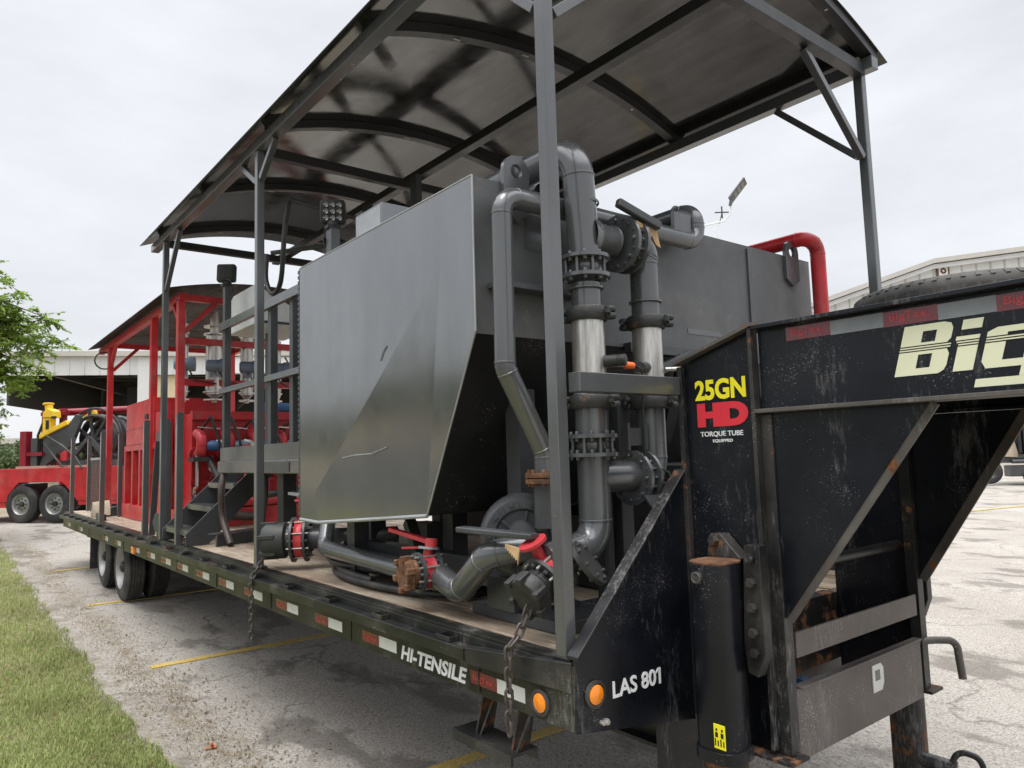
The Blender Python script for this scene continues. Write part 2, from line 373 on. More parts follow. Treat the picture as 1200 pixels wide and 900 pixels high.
    def build(s, name, mat, parent=None, bevel=0, sharp=38, loc=None):
        o0 = V(parent.get('_o', (0, 0, 0))) if parent else (V(loc) if loc else V())
        me = bpy.data.meshes.new(name); me.from_pydata([p-o0 for p in s.v], [], s.f); me.update()
        me.polygons.foreach_set('use_smooth', [True]*len(me.polygons)); me.set_sharp_from_angle(angle=R(sharp))
        ob = bpy.data.objects.new(name, me); COL.objects.link(ob); me.materials.append(mat)
        if parent: ob.parent = parent; ob['_o'] = list(o0)
        elif loc: ob.location = o0; ob['_o'] = list(o0)
        if bevel:
            m = ob.modifiers.new('bevel', 'BEVEL'); m.width = bevel; m.segments = 2; m.limit_method = 'ANGLE'; m.angle_limit = R(40); m.harden_normals = True
        return ob
def build_split(mb, name, mat, parent, bevel=0):
    """one part per separate piece: connected islands, joined where their boxes touch"""
    n = len(mb.v); par = list(range(n))
    def find(a):
        while par[a] != a: par[a] = par[par[a]]; a = par[a]
        return a
    for q in mb.f:
        for i in q[1:]: par[find(i)] = find(q[0])
    grp = {}
    for i in range(n): grp.setdefault(find(i), []).append(i)
    sets = [(v, [min(mb.v[i][k] for i in v)-.002 for k in range(3)], [max(mb.v[i][k] for i in v)+.002 for k in range(3)]) for v in grp.values()]
    done = False
    while not done:
        done = True
        for i in range(len(sets)):
            for j in range(i+1, len(sets)):
                a, b = sets[i], sets[j]
                if all(a[1][k] <= b[2][k] and b[1][k] <= a[2][k] for k in range(3)):
                    sets[i] = (a[0]+b[0], [min(a[1][k], b[1][k]) for k in range(3)], [max(a[2][k], b[2][k]) for k in range(3)]); del sets[j]; done = False; break
            if not done: break
    res = []
    for v, _, _ in sets:
        idx = {o: k for k, o in enumerate(v)}; m = MB(); m.v = [mb.v[i] for i in v]; m.f = [tuple(idx[i] for i in q) for q in mb.f if q[0] in idx]
        res.append(m.build(name, mat, parent, bevel))
    return res
def tag(o, label=None, cat=None, group=None, kind=None):
    for k, v in (('label', label), ('category', cat), ('group', group), ('kind', kind)):
        if v: o[k] = v
    return o
def thing(name, label, cat, loc, group=None):
    o = bpy.data.objects.new(name, None); COL.objects.link(o); o.location = loc; o['_o'] = list(loc); o.empty_display_size = .1
    return tag(o, label, cat, group)
def copy_tree(o, loc=None, parent=None):
    c = o.copy(); COL.objects.link(c)
    if parent: c.parent = parent
    if loc is not None: c.location = loc
    for ch in list(o.children): copy_tree(ch, None, c)
    return c
FONT_CACHE = {}
def text(s_, name, mat, parent, org, xd, yd, width=None, height=None, shear=0, bold=0, lift=.003, space=1.0, label=None):
    """lettering as thin solid letters lying on a surface; org = lower left corner"""
    cu = bpy.data.curves.new(name, 'FONT'); cu.body = s_; cu.shear = shear; cu.offset = bold; cu.space_character = space
    cu.extrude = .0; cu.resolution_u = 4
    ob = bpy.data.objects.new(name, cu); COL.objects.link(ob)
    dg = bpy.context.evaluated_depsgraph_get(); me = bpy.data.meshes.new_from_object(ob.evaluated_get(dg))
    bpy.data.objects.remove(ob); bpy.data.curves.remove(cu)
    co = np.array([v.co[:] for v in me.vertices]); mn, mx_ = co.min(0), co.max(0)
    sy = (height/(mx_[1]-mn[1])) if height else width/(mx_[0]-mn[0]); sx = (width/(mx_[0]-mn[0])) if width else sy
    xd, yd = V(xd).normalized(), V(yd).normalized(); nn = xd.cross(yd); o0 = V(parent.get('_o', (0, 0, 0))); org = V(org)
    vs = [org+xd*(c[0]-mn[0])*sx+yd*(c[1]-mn[1])*sy for c in co]; fs = [tuple(p.vertices) for p in me.polygons]
    n = len(vs); bnd = {}
    for q in fs:
        for i in range(len(q)):
            a, b = q[i], q[(i+1) % len(q)]
            if (b, a) in bnd: del bnd[(b, a)]
            else: bnd[(a, b)] = 1
    mb = MB(); mb.v = [v+nn*lift for v in vs]+[v+nn*.0004 for v in vs]; mb.f = list(fs)+[(a, a+n, b+n, b) for a, b in bnd]
    bpy.data.meshes.remove(me)
    t = mb.build(name, mat, parent)
    if label: t['label'] = label
    return t
def g(x): return -.176-.021*max(-160, min(60, x))     # the lot falls gently towards the nose of the trailer
def sheet(name, xs, ys, dz, mat, fx=None):
    mb = MB(); nx, ny = len(xs), len(ys)
    for x in xs:
        for y in ys: mb.v.append(V((x, y, g(x)+dz)))
    for i in range(nx-1):
        for j in range(ny-1): mb.f.append((i*ny+j, (i+1)*ny+j, (i+1)*ny+j+1, i*ny+j+1))
    o = mb.build(name, mat); o['kind'] = 'structure'; return o

# ------------------------------------------------------------------ ground, lot, lawn, painted lines
sheet('ground', [-1500, -160, -60, 0, 60, 1500], [-1500, -100, 0, 100, 1500], -.012, M['field'])
sheet('parking_lot', [-24, -10, 0, 10, 60], [-.95, 20, 70], -.004, M['pavement'])
# lawn: one sheet with a ragged edge towards the lot
def edge(x): return -.56+.022*math.sin(x*1.7)+.018*math.sin(x*4.3+1)+.018*math.sin(x*11.1)+.008*max(0, -x-9)
xs = [20-.15*i for i in range(320)]; mb = MB()
for x in xs: mb.v += [V((x, edge(x)-.16+random.uniform(-.04, .04), g(x)+.004)), V((x, -5.5, g(x)+.004))]
for i in range(len(xs)-1): mb.f.append((2*i+1, 2*i, 2*i+2, 2*i+3))
o = mb.build('lawn', M['soil']); o['kind'] = 'structure'
for xl in (-1.86, -5.2, -8.5, -11.8):
    mb = MB(); mb.box((xl-.05, -.25, g(xl)-.01), (xl+.05, 5.2, g(xl)+.004)); mb.build('painted_line', M['line'])['kind'] = 'structure'
mb = MB(); mb.box((-12, 19.3, g(-9)-.06), (6, 19.42, g(6)+.35)); 
mb = MB(); P0, P1 = V((-6.4, 14, g(-6.4)+.004)), V((-4.4, 24, g(-4.4)+.004)); mb.prism([P0, P0+V((.12, 0, 0)), P1+V((.12, 0, 0)), P1], (0, 0, .002)); mb.build('painted_line', M['line'])['kind'] = 'structure'
sheet('unseen_road', [-200, -24, 0, 60], [-40, -20, -5.4], -.006, M['unseen_asphalt'])  # unseen, added and kept dark for the tank side's reflection
# loose gravel along the edge of the paving
gv = MB()
for i in range(1500):
    x = random.choice((random.uniform(-9, -1.2), random.uniform(-5, -1.0))); y = edge(x)+random.gauss(.32, .26); r_ = random.uniform(.003, .010)*(1 if random.random() < .9 else 1.7)
    if y < edge(x): continue
    c_ = V((x, y, g(x)+r_*.3)); k = len(gv.v); a = random.uniform(0, 6.28)
    gv.v += [c_+V((math.cos(a+q*1.571)*r_*random.uniform(.7, 1.3), math.sin(a+q*1.571)*r_*random.uniform(.7, 1.3), random.uniform(-.2, .2)*r_)) for q in range(4)]+[c_+V((0, 0, r_*.8))]
    gv.f += [(k, k+1, k+4), (k+1, k+2, k+4), (k+2, k+3, k+4), (k+3, k, k+4)]
o = gv.build('gravel', M['litter'], sharp=10); tag(o, 'loose gravel and grit strewn along the lawn edge', 'gravel', kind='stuff')
# grass blades
def blades(name, n, xr, yf, hr, wd, mat, label):
    vs, fs = [], []
    for i in range(n):
        x = xr[0]+(xr[1]-xr[0])*random.random()**xr[2]; y = yf(x)
        if y is None: continue
        z = g(x)+.002; h = random.uniform(*hr)*(.7+.75*abs(math.sin(x*3.1+y*2.3)*math.sin(x*1.3-y*4.1))); a = random.uniform(0, 6.283); l = random.uniform(.2, 1.1)*h; w_ = wd*random.uniform(.6, 1.3)
        ca, sa = math.cos(a), math.sin(a); k = len(vs); px, py = -sa*w_, ca*w_
        vs += [(x-px, y-py, z), (x+px, y+py, z), (x+ca*l*.45+px*.7, y+sa*l*.45+py*.7, z+h*.7), (x+ca*l*.45-px*.7, y+sa*l*.45-py*.7, z+h*.7), (x+ca*l, y+sa*l, z+h*.95)]
        fs += [(k, k+1, k+2, k+3), (k+3, k+2, k+4)]
    me = bpy.data.meshes.new(name); me.from_pydata(vs, [], fs); me.update(); o = bpy.data.objects.new(name, me); COL.objects.link(o); me.materials.append(mat)
    return tag(o, label, 'grass', kind='stuff')
def gy(x):
    lim = min(-.6, -(abs(2-x))*.32-.2) if x < -1.5 else -2
    lo = -1.2-abs(x+1.5)*.34
    r_ = random.random(); y = edge(x)-.1-(r_**1.25)*(edge(x)-lo)
    if y > edge(x)-.32 and random.random() < .75*(1-(edge(x)-.05-y)/.3): return None
    return y
blades('grass', 150000, (-2.0, -22, 1.9), gy, (.018, .050), .0026, M['grass'], 'short mown green grass of the verge along the parking lot')
blades('dry_grass', 26000, (-2.0, -22, 1.9), gy, (.015, .045), .0024, M['straw'], 'yellowed dry blades mixed into the mown verge')
def ly(x): return edge(x)+.20+random.gauss(0, .11)
blades('dry_straw', 9000, (-1.5, -16, 1.6), ly, (.003, .014), .003, M['straw'], 'dry straw and leaf crumbs scattered along the lawn edge')

# ------------------------------------------------------------------ THE TRAILER
DZ = .95; W = 2.75; XR = -12.75; NY, FY = .68, 1.84
T = thing('gooseneck_trailer', 'long black flatbed gooseneck trailer with wooden deck carrying the gray tank', 'trailer', (0, 0, DZ))
mb = MB(); n = 13; pw = (W-.16)/n
for k in range(n):
    y0 = .08+k*pw; mb.box((XR+.05, y0+.005, DZ-.045), (-.06, y0+pw-.005, DZ-.004+random.uniform(-.003, .003)))
mb.build('deck_floor', M['plank'], T, bevel=.003)
def side(y, s):
    mb = MB(); mb.box((XR, y, .70), (-.0125, y+s*.012, .93)); mb.box((XR, y+s*.012, .70), (-.0125, y+s*.08, .712)); mb.box((XR, y+s*.012, .918), (-.0125, y+s*.079, .943))
    for x in [-.6-1.2*i for i in range(10)]: mb.box((x, y-s*.004, .712), (x+.012, y, .865))
    r_ = mb.build('side_rail', M['olive'], T, bevel=.002)
    mb = MB(); mb.box((XR, y-s*.055, .868), (-.62, y-s*.002, .895)); mb.box((XR, y-s*.062, .845), (-.62, y-s*.055, .895)); mb.build('rub_rail', M['olive'], T, bevel=.003)
    for i in range(20):
        x = -.85-i*.61; mb = MB(); mb.box((x, y-s*.002, .896), (x+.008, y-s*.05, .918)); mb.box((x+.10, y-s*.002, .896), (x+.108, y-s*.05, .918)); mb.box((x+.008, y-s*.042, .896), (x+.10, y-s*.05, .918)); mb.build('stake_pocket', M['black_worn'], T, bevel=.002)
side(0, 1); side(W, -1)
mb = MB(); mb.prism([(-.64, -.058, .835), (-.02, -.004, .835), (-.02, -.004, .942), (-.64, -.058, .897)], (0, .05, 0)); mb.build('bent_rail_end', M['black_worn'], T, bevel=.003)
mb = MB()
for x in np.linspace(XR+.3, -.5, 22): mb.box((x, .1, .72), (x+.04, W-.1, .90))
for y in (.72, 1.95): mb.box((XR+.1, y, .42), (-.1, y+.016, .90)); mb.box((XR+.1, y-.06, .42), (-.1, y+.08, .436)); mb.box((XR+.1, y-.06, .884), (-.1, y+.08, .899))
mb.build('under_frame', M['black_worn'], T)
mb = MB(); mb.cyl((-3, 1.35, .60), (-8, 1.35, .60), .09); mb.build('torque_tube', M['black_worn'], T)
mb = MB(); mb.box((XR-.012, 0, .70), (XR, W, .945)); mb.build('rear_plate', M['black_worn'], T)
# front wing plates and header
def wing(sy):
    Y = (lambda y: y) if sy > 0 else (lambda y: W-y)
    poly = [(0, Y(0), .70), (0, Y(0), .952), (0, Y(.655), 1.60), (0, Y(.655), .60)]
    mb = MB(); mb.prism(poly, (-.012, 0, 0)); mb.build('front_plate', M['black'], T)
    mb = MB(); mb.prism([(.012, Y(0), .952), (-.045, Y(0), .952), (-.045, Y(.655), 1.60), (.012, Y(.655), 1.60)], (0, 0, .014)); mb.build('front_plate_flange', M['black_worn'], T, bevel=.003)
wing(1); wing(-1)
mb = MB(); mb.box((-.02, NY, .62), (-.005, FY, .945)); mb.box((-.08, NY, .93), (-.02, FY, .945)); mb.build('front_header', M['rustblack'], T)
for y in (NY-.06, FY-.06):
    mb = MB(); mb.box((.22, y, .548), (.45, y+.12, .562)); mb.build('riser_foot', M['rustblack'], T, bevel=.002)
# neck: riser plates, beams, gussets
def neck(y, s):
    ys, ye = (y, y+s*.014)
    mb = MB(); mb.prism([(0.002, ys, .57), (.365, ys, .565), (.365, ys, 2.160), (.32, ys, 2.158), (.02, ys, 2.055), (.002, ys, 2.05)], (0, s*.014, 0)); mb.build('neck_side_plate', M['black'], T)
    mb = MB(); mb.prism([(-.012, ys-s*.045, 2.052), (.378, ys-s*.045, 2.166), (.378, ys-s*.045, 2.179), (-.012, ys-s*.045, 2.064)], (0, s*.12, 0)); mb.build('neck_top_flange', M['rusty_edge'] if s > 0 else M['black'], T)
    mb = MB(); mb.box((-.004, ys-s*.001, .62), (.020, ys-s*.028, 2.045)); mb.box((.355, ys-s*.001, .58), (.372, ys-s*.040, 2.160)); mb.box((.372, ys-s*.008, .565), (.42, ys+s*.05, 1.82)); mb.build('riser_flange', M['black_worn'], T, bevel=.002)
    mb = MB(); mb.box((.38, ys, 1.842), (3.2, ys+s*.014, 2.148)); mb.build('neck_beam', M['black'], T)
    mb = MB(); mb.box((.374, ys-s*.05, 1.826), (3.2, ys+s*.06, 1.841)); mb.build('beam_bottom_flange', M['rusty_edge'] if s > 0 else M['black'], T, bevel=.002)
    mb = MB(); mb.box((.380, ys-s*.05, 2.149), (3.2, ys+s*.06, 2.164)); mb.build('beam_top_flange', M['black'], T, bevel=.002)
    mb = MB(); gx = .985 if s > 0 else .905
    mb = MB(); mb.prism([(.374, ys+s*.002, 1.825), (gx, ys+s*.002, 1.825), (.425, ys+s*.002, 1.06), (.374, ys+s*.002, 1.06)], (0, s*.012, 0)); mb.build('gusset_plate', M['black'], T)
    mb = MB(); mb.bar((gx+.01, ys+s*.012, 1.826), (.43, ys+s*.012, 1.055), .038, .012, up=(0, 1, 0)); mb.build('gusset_edge', M['rusty_edge'], T)
neck(NY, 1); neck(FY, -1)
mb = MB(); mb.box((.4, NY+.016, 2.03), (3.2, FY-.016, 2.042)); mb.box((3.2, NY-.05, 1.83), (3.26, FY+.05, 2.16)); mb.build('neck_deck_plate', M['black'], T)
mb = MB(); mb.cyl((2.9, 1.3, 1.0), (2.9, 1.3, 2.09), .07); mb.lathe((2.9, 1.3, .92), (0, 0, 1), [(0, .05), (.03, .09), (.1, .09)], 20); mb.build('coupler', M['black_worn'], T)
mb = MB(); mb.box((.405, NY+.07, .90), (.417, FY-.07, .995)); mb.build('cross_bar', M['brownbar'], T, bevel=.003)
mb = MB(); mb.box((.405, NY+.02, .535), (.419, FY-.07, .790)); mb.box((.08, NY+.07, .56), (.405, FY-.07, .572)); mb.box((.39, NY+.07, .79), (.43, FY-.07, .798))
mb.build('chain_tray', M['brownbar'], T, bevel=.002)
mb = MB(); mb.prism([(.4195, 1.30, .655), (.4195, 1.375, .655), (.4195, 1.395, .685), (.4195, 1.395, .745), (.4195, 1.375, .765), (.4195, 1.30, .765)], (.004, 0, 0)); st = mb.build('white_sticker', M['whitetape'], T)
mb = MB(); mb.box((.4236, 1.322, .70), (.4246, 1.362, .742)); mb.build('sticker_print', M['gray'], st)
mb = MB(); mb.cyl((.33, .74, 1.21), (.33, 1.85, 1.21), .018, 12); mb.sweep([(.33, .74+.012*k, 1.21+.0) for k in range(92)], [.020 if k % 2 else .024 for k in range(92)], 10); mb.build('threaded_rod', M['black_worn'], T)
mb = MB(); mb.box((-.06, NY-.2, .36), (-.045, FY+.2, .619)); mb.build('lower_gap_plate', M['black_worn'], T)  # plate added to shut out bright ground showing below the header
# landing jacks
def jack(y, s, near):
    x0 = .235
    mb = MB(); hw = .086
    pr = []
    for k in range(24):
        a = 2*math.pi*k/24; c_, s_ = math.cos(a), math.sin(a); q = (abs(c_)**3.0+abs(s_)**3.0)**(-1/3.0); pr.append((c_*q*hw, s_*q*hw))
    def tube_(z0, z1, sc_=1, mbx=mb):
        vs = [(x0+a*sc_, y+b*sc_, z) for z in (z0, z1) for a, b in pr]
        mbx.add(vs, [tuple(reversed(range(24))), tuple(range(24, 48))]+[(k, (k+1) % 24, 24+(k+1) % 24, 24+k) for k in range(24)])
    tube_(.555, 1.265); tube_(.555, .60, 1.08)
    j = mb.build('landing_jack', M['black'], T, bevel=.003)
    mb = MB(); tube_(1.266, 1.272, 1.0, mb); mb.build('jack_cap', M['rust'], j)
    mb = MB(); mb.cyl((x0-.02, y-s*.085, 1.215), (x0-.02, y-s*.095, 1.215), .024); mb.torus((x0-.02, y-s*.095, 1.215), (0, 1, 0), .018, .004); mb.build('jack_plug', M['black_worn'], j)
    mb = MB(); tube_(g(0)+.03, .555, .86, mb); mb.box((x0-.14, y-.14, g(.15)+.002), (x0+.14, y+.14, g(.15)+.028)); mb.build('jack_leg', M['rustblack'], j)
    mb = MB(); mb.prism([(.322, y+s*.06, 1.31), (.345, y+s*.03, 1.335), (.41, y+s*.03, 1.335), (.41, y+s*.03, .95), (.375, y+s*.03, .86), (.335, y+s*.03, .87), (.322, y+s*.03, .97)], (0, s*.05, 0)); 
    mb.prism([(.13, y+s*.09, 1.27), (.29, y+s*.09, 1.27), (.20, y+s*.09, 1.36), (.15, y+s*.09, 1.36)], (0, s*.06, 0)); mb.build('jack_bracket', M['black_worn'], j, bevel=.004)
    mb = MB()
    for z in (1.29, 1.20, 1.11, 1.02, .95): mb.hexs((.372, y+s*.03, z), (0, -s, 0), .019, .022)
    mb.hexs((.172, y+s*.09, 1.335), (0, -s, 0), .022, .024)
    build_split(mb, 'bracket_bolt', M['black_worn'], j)
    if near:
        mb = MB(); mb.box((x0+.020, y-s*.0855, .615), (x0+.068, y-s*.0885, .70)); lb = mb.build('warning_label', M['vinylyellow'], j)
        mb = MB()
        for cx in (x0+.032, x0+.056):
            mb.box((cx-.009, y-s*.0887, .625), (cx-.004, y-s*.0897, .650)); mb.box((cx+.003, y-s*.0887, .625), (cx+.008, y-s*.0897, .645)); mb.box((cx-.006, y-s*.0887, .655), (cx+.006, y-s*.0897, .672)); mb.box((cx-.003, y-s*.0887, .677), (cx+.004, y-s*.0897, .686))
        mb.build('label_print', M['blackprint'], lb)
    return j
jack(.525, 1, True)
jack(1.99, -1, False)
mb = MB(); mb.pipe([(.39, 1.78, .775), (.44, 1.87, .775), (.505, 1.945, .772), (.518, 1.95, .60)], .017, .045, 12, False); mb.build('crank_handle', M['brownbar'], T)
mb = MB(); mb.cyl((.27, 1.96, .18), (.44, 2.0, .16), .035, 14); mb.pipe([(.42, 1.99, .18), (.45, 2.0, .25), (.53, 2.03, .23), (.555, 2.04, .13)], .014, .05, 10, False); mb.build('jack_pin', M['black_worn'], T)
# lettering
text('LAS 801', 'plate_lettering', M['vinylwhite'], T, (.0004, .182, .783), (0, 1, 0), (0, 0, 1), .27, .062, bold=.02)
mb = MB(); mb.prism([(.0008, .4375, .845), (.0008, .4375, .833), (.0008, .4255, .825), (.0008, .4255, .833)], (.0025, 0, 0)); mb.build('plate_lettering', M['vinylwhite'], T)
text('25GN', 'model_lettering', M['vinylyellow'], T, (.068, NY-.0004, 1.895), (1, 0, 0), (0, 0, 1), .245, .085, bold=.035)
text('HD', 'grade_lettering', M['vinylred'], T, (.074, NY-.0004, 1.785), (1, 0, 0), (0, 0, 1), .245, .098, bold=.075)
text('TORQUE TUBE', 'plate_lettering', M['vinylwhite'], T, (.085, NY-.0004, 1.742), (1, 0, 0), (0, 0, 1), .205, .024, bold=.015)
text('EQUIPPED', 'plate_lettering', M['vinylwhite'], T, (.145, NY-.0004, 1.719), (1, 0, 0), (0, 0, 1), .095, .014, bold=.02)
# large maker lettering on the neck beam, with two cut stripes
def letter(polys, name):
    mb = MB()
    for poly in polys: mb.prism([(.885+x, NY-.0006, 1.915+z) for x, z in poly], (0, -.0024, 0))
    mb.build(name, M['cream'], T)
def sh(pts, k=.28): return [(x+z*k, z) for x, z in pts]
def qd(x0, x1, z0, z1): return sh([(x0, z0), (x1, z0), (x1, z1), (x0, z1)])
# B
letter([qd(0, .062, 0, .076), qd(.062, .105, 0, .022), sh([(.105, .022), (.105, 0), (.135, .0), (.150, .010), (.155, .024), (.155, .060), (.146, .076), (.105, .076)]), qd(.062, .105, .066, .076),
        qd(0, .155, .080, .084), qd(0, .155, .088, .092),
        qd(0, .062, .096, .162), qd(.062, .105, .096, .104), qd(.062, .105, .140, .162), sh([(.105, .096), (.142, .096), (.152, .108), (.152, .140), (.143, .156), (.12, .162), (.105, .162)])], 'maker_lettering')
letter([qd(.178, .235, 0, .076), qd(.178, .235, .080, .084), qd(.172, .235, .088, .092), qd(.168, .235, .096, .108), qd(.178, .235, .128, .158)], 'maker_lettering')
letter([sh([(.255, .022), (.27, .0), (.42, .0), (.42, .022)]), qd(.255, .31, .022, .076), qd(.255, .42, .080, .084), qd(.255, .42, .088, .092), sh([(.255, .096), (.31, .096), (.31, .104), (.36, .104), (.36, .122), (.28, .122), (.255, .110)]),
        qd(.365, .42, .0225, .076), qd(.365, .42, -.0295, -.0005), qd(.25, .42, -.055, -.03), qd(.365, .42, .096, .122)], 'maker_lettering')
letter([qd(.47, .53, 0, .10), qd(.445, .60, .104, .162)], 'maker_lettering')
# reflective tape on the neck beam
tx = [.50, .675, .862, 1.035, 1.20, 1.37, 1.54, 1.71]
for i in range(len(tx)-1):
    mb = MB(); mb.box((tx[i], NY-.0006, 2.090-.002*i), (tx[i+1], NY-.002, 2.141-.002*i)); tp = mb.build('reflective_tape', M['redtape'] if i % 2 == 0 else M['silvertape'], T)
    if i % 2 == 0: text('BigTex.', 'tape_print', M['redtape_text'], tp, (tx[i]+.02, NY-.0022, 2.100-.002*i), (1, 0, 0), (0, 0, 1), .13, .034, bold=.02, lift=.001)
# reflective tape along the side rail and its lettering
tape0 = None
for i, x in enumerate((-.655, -1.655, -2.265, -2.89, -3.52, -4.13, -4.75, -5.38, -5.98, -6.60, -7.30, -8.3, -9.1, -11.1, -12.3)):
    if i == 0:
        mb = MB(); mb.box((x, -.0008, .738), (x+.185, -.0025, .794)); tape0 = mb.build('reflective_tape', M['redtape'], T)
        text('BigTex', 'tape_print', M['redtape_text'], tape0, (x+.02, -.0027, .748), (1, 0, 0), (0, 0, 1), .14, .030, bold=.01, lift=.001)
        mb = MB(); mb.box((x+.186, -.0008, .738), (x+.365, -.0025, .794)); tapw = mb.build('reflective_tape', M['whitetape'], T)
    else:
        dx = x+.655
        a = copy_tree(tape0, (dx, 0, 0), T); b = copy_tree(tapw, (dx, 0, 0), T)
        a.parent = T; b.parent = T
text('HI-TENSILE', 'rail_lettering', M['vinylwhite'], T, (-1.245, -.0006, .722), (1, 0, 0), (0, 0, 1), .565, .068, shear=.22, bold=.03)
# marker lights
def marker(p, d):
    mb = MB(); mb.lathe(p, d, [(0, .050), (.008, .050), (.012, .040), (.004, .037)], 24); m_ = mb.build('marker_light', M['rubber'], T)
    mb = MB(); mb.lathe(V(p)+V(d)*.003, d, [(0, .036), (.008, .035), (.013, .022), (.014, .0)], 24, False); mb.build('amber_lens', M['lens'], m_)
marker((.0005, .09, .82), (1, 0, 0)); marker((-.195, -.0005, .765), (0, -1, 0))
mb = MB(); mb.box((-7.22, -.001, .72), (-7.10, -.035, .80)); m_ = mb.build('side_marker_light', M['lens'], T, bevel=.01)
mb = MB(); mb.hexs((.001, .135, .715), (1, 0, 0), .012, .02); mb.hexs((.001, .115, .716), (1, 0, 0), .009, .02); build_split(mb, 'plate_fitting', M['steelbolt'], T)
# step under the front corner
mb = MB(); mb.prism([(-.84, .02, .455), (-.42, .02, .455), (-.42, .02, .50), (-.84, .02, .50)], (0, .012, 0)); mb.box((-.84, .032, .488), (-.42, .16, .50)); mb.box((-.84, .15, .455), (-.42, .16, .488)); stp = mb.build('step', M['black_worn'], T)
mb = MB()
for x in (-.72, -.47): mb.prism([(x, .06, .50), (x, .15, .50), (x, .20, .71), (x, .12, .71)], (.012, 0, 0)); mb.prism([(x+.03, .06, .50), (x+.03, .075, .50), (x+.09, .14, .71), (x+.09, .12, .71)], (.012, 0, 0))
build_split(mb, 'step_hanger', M['rustblack'], stp)
# wheels: tandem, duals
def wheel_meshes(r, wd, rim):
    prof = [(-wd/2+.01, rim), (-wd/2, rim+.02), (-wd/2-.004, (r+rim)/2), (-wd/2+.004, r-.045), (-wd/2+.022, r-.012), (-wd/2+.03, r)]
    tw = wd-.06
    for k in range(5):
        a = -tw/2+tw*k/5
        prof += [(a+.004, r), (a+tw/5-.010, r), (a+tw/5-.009, r-.012), (a+tw/5-.001, r-.012)] if k < 4 else [(a+.004, r), (a+tw/5, r)]
    prof += [(wd/2-.022, r-.012), (wd/2-.004, r-.045), (wd/2+.004, (r+rim)/2), (wd/2, rim+.02), (wd/2-.01, rim)]
    return prof
def wheel(px, py, pz, parent, r=.42, wd=.225, rim=.262, face=-1):
    """axis along Y, the outer dished face at -Y"""
    mb = MB(); mb.lathe((px, py, pz), (0, 1, 0), wheel_meshes(r, wd, rim), 44, False); wh = mb.build('wheel', M['rubber'], parent)
    mb = MB(); mb.lathe((px, py, pz), (0, 1, 0), [(-wd/2-.002, rim+.006), (-wd/2+.02, rim-.012), (-.02, rim-.03), (-.005, rim-.05), (.0, .15), (-.01, .12), (-.02, .0)], 36, False)
    mb.lathe((px, py, pz), (0, 1, 0), [(wd/2, rim+.004), (.0, rim-.03)], 36, False); mb.build('rim', M['rimgray'], wh)
    mb = MB(); mb.lathe((px, py, pz), (0, -1, 0), [(0, .075), (.06, .075), (.10, .06), (.115, .03), (.116, 0)], 20, False); mb.bolts((px, py-.001, pz), (0, -1, 0), .11, 8, .014, .04)
    mb.build('hub', M['black_worn'], wh)
    return wh
proto = None
for x in (-8.52, -9.74):
    for y in (.215, .50, W-.50, W-.215):
        z = g(x)+.418
        wheel(x, y, z, T)
mb = MB()
for x in (-8.52, -9.74): mb.cyl((x, .15, g(x)+.418), (x, W-.15, g(x)+.418), .07, 14); mb.box((x-.5, .64, .40), (x+.5, .72, .46)); mb.box((x-.5, 2.03, .40), (x+.5, 2.11, .46))
build_split(mb, 'axle', M['black_worn'], T)
for y in (.10, W-.66):
    mb = MB(); mb.box((-10.72, y, .18), (-10.70, y+.56, .74)); mb.build('mud_flap', M['rubber'], T)
    mb = MB(); mb.box((-10.75, y-.05, .66), (-10.5, y+.56, .70)); mb.build('fender_bracket', M['black_worn'], T)

# ------------------------------------------------------------------ ROOF CANOPY
PX = (-.085, -3.33, -6.12); PN, PF = .035, 2.70; EZ = 4.02
K = thing('roof_canopy', 'dark gray arched metal roof on six square posts over the trailer deck', 'canopy', (-3, W/2, DZ))
for x in PX:
    for y in (PN, PF):
        mb = MB(); mb.box((x-.0285, y-.0285, DZ-.002), (x+.0285, y+.0285, EZ)); p_ = mb.build('post', M['gray'], K, bevel=.006)
        mb = MB(); mb.box((x-.05, y-.03, DZ-.003), (x+.05, y+.045, DZ+.006)); mb.build('post_foot', M['gray_dark'], p_)
for y in (PN, PF):
    mb = MB(); mb.box((-6.62, y-.04, EZ+.001), (.02, y+.04, EZ+.078)); mb.build('eave_beam', M['gray'], K, bevel=.004)
def arch(y, lift=0):      # height of the sheet underside at y
    u_ = (y-W/2)/(W/2+.1); return 4.10+.30*(1-u_*u_)+lift
ys = [-.10+(W+.2)*k/24 for k in range(25)]
mb = MB(); top = [(.03, y, arch(y)+.006) for y in ys]; bot = [(.03, y, arch(y)) for y in reversed(ys)]
nseg = 25
for x in (.03, -6.72):
    for y in ys: mb.v.append(V((x, y, arch(y))))
    for y in ys: mb.v.append(V((x, y, arch(y)+.006)))
for k in range(24):
    mb.f += [(k, k+1, 50+k+1, 50+k), (25+k+1, 25+k, 75+k, 75+k+1), (k+1, k, 25+k, 25+k+1), (50+k, 50+k+1, 75+k+1, 75+k)]
mb.f += [(0, 50, 75, 25), (24, 49, 99, 74)]
mb.build('roof_sheet', M['roof'], K)
for x in (-.02, -1.55, -3.10, -4.70, -6.25):
    mb = MB()
    for k in range(24):
        a, b = ys[k], ys[k+1]; a = max(a, 0); b = min(b, W)
        mb.prism([(x-.035, a, arch(a)-.062), (x-.035, b, arch(b)-.062), (x-.035, b, arch(b)-.002), (x-.035, a, arch(a)-.002)], (.07, 0, 0))
    rb = mb.build('roof_rib', M['beam'], K)
    mb = MB()
    for y in (.6, 1.15, 1.7, 2.2): mb.box((x-.005, y, arch(y)-.0655), (x+.012, y+.05, arch(y)-.0625))
    build_split(mb, 'weld_tab', M['steelbolt'], rb)
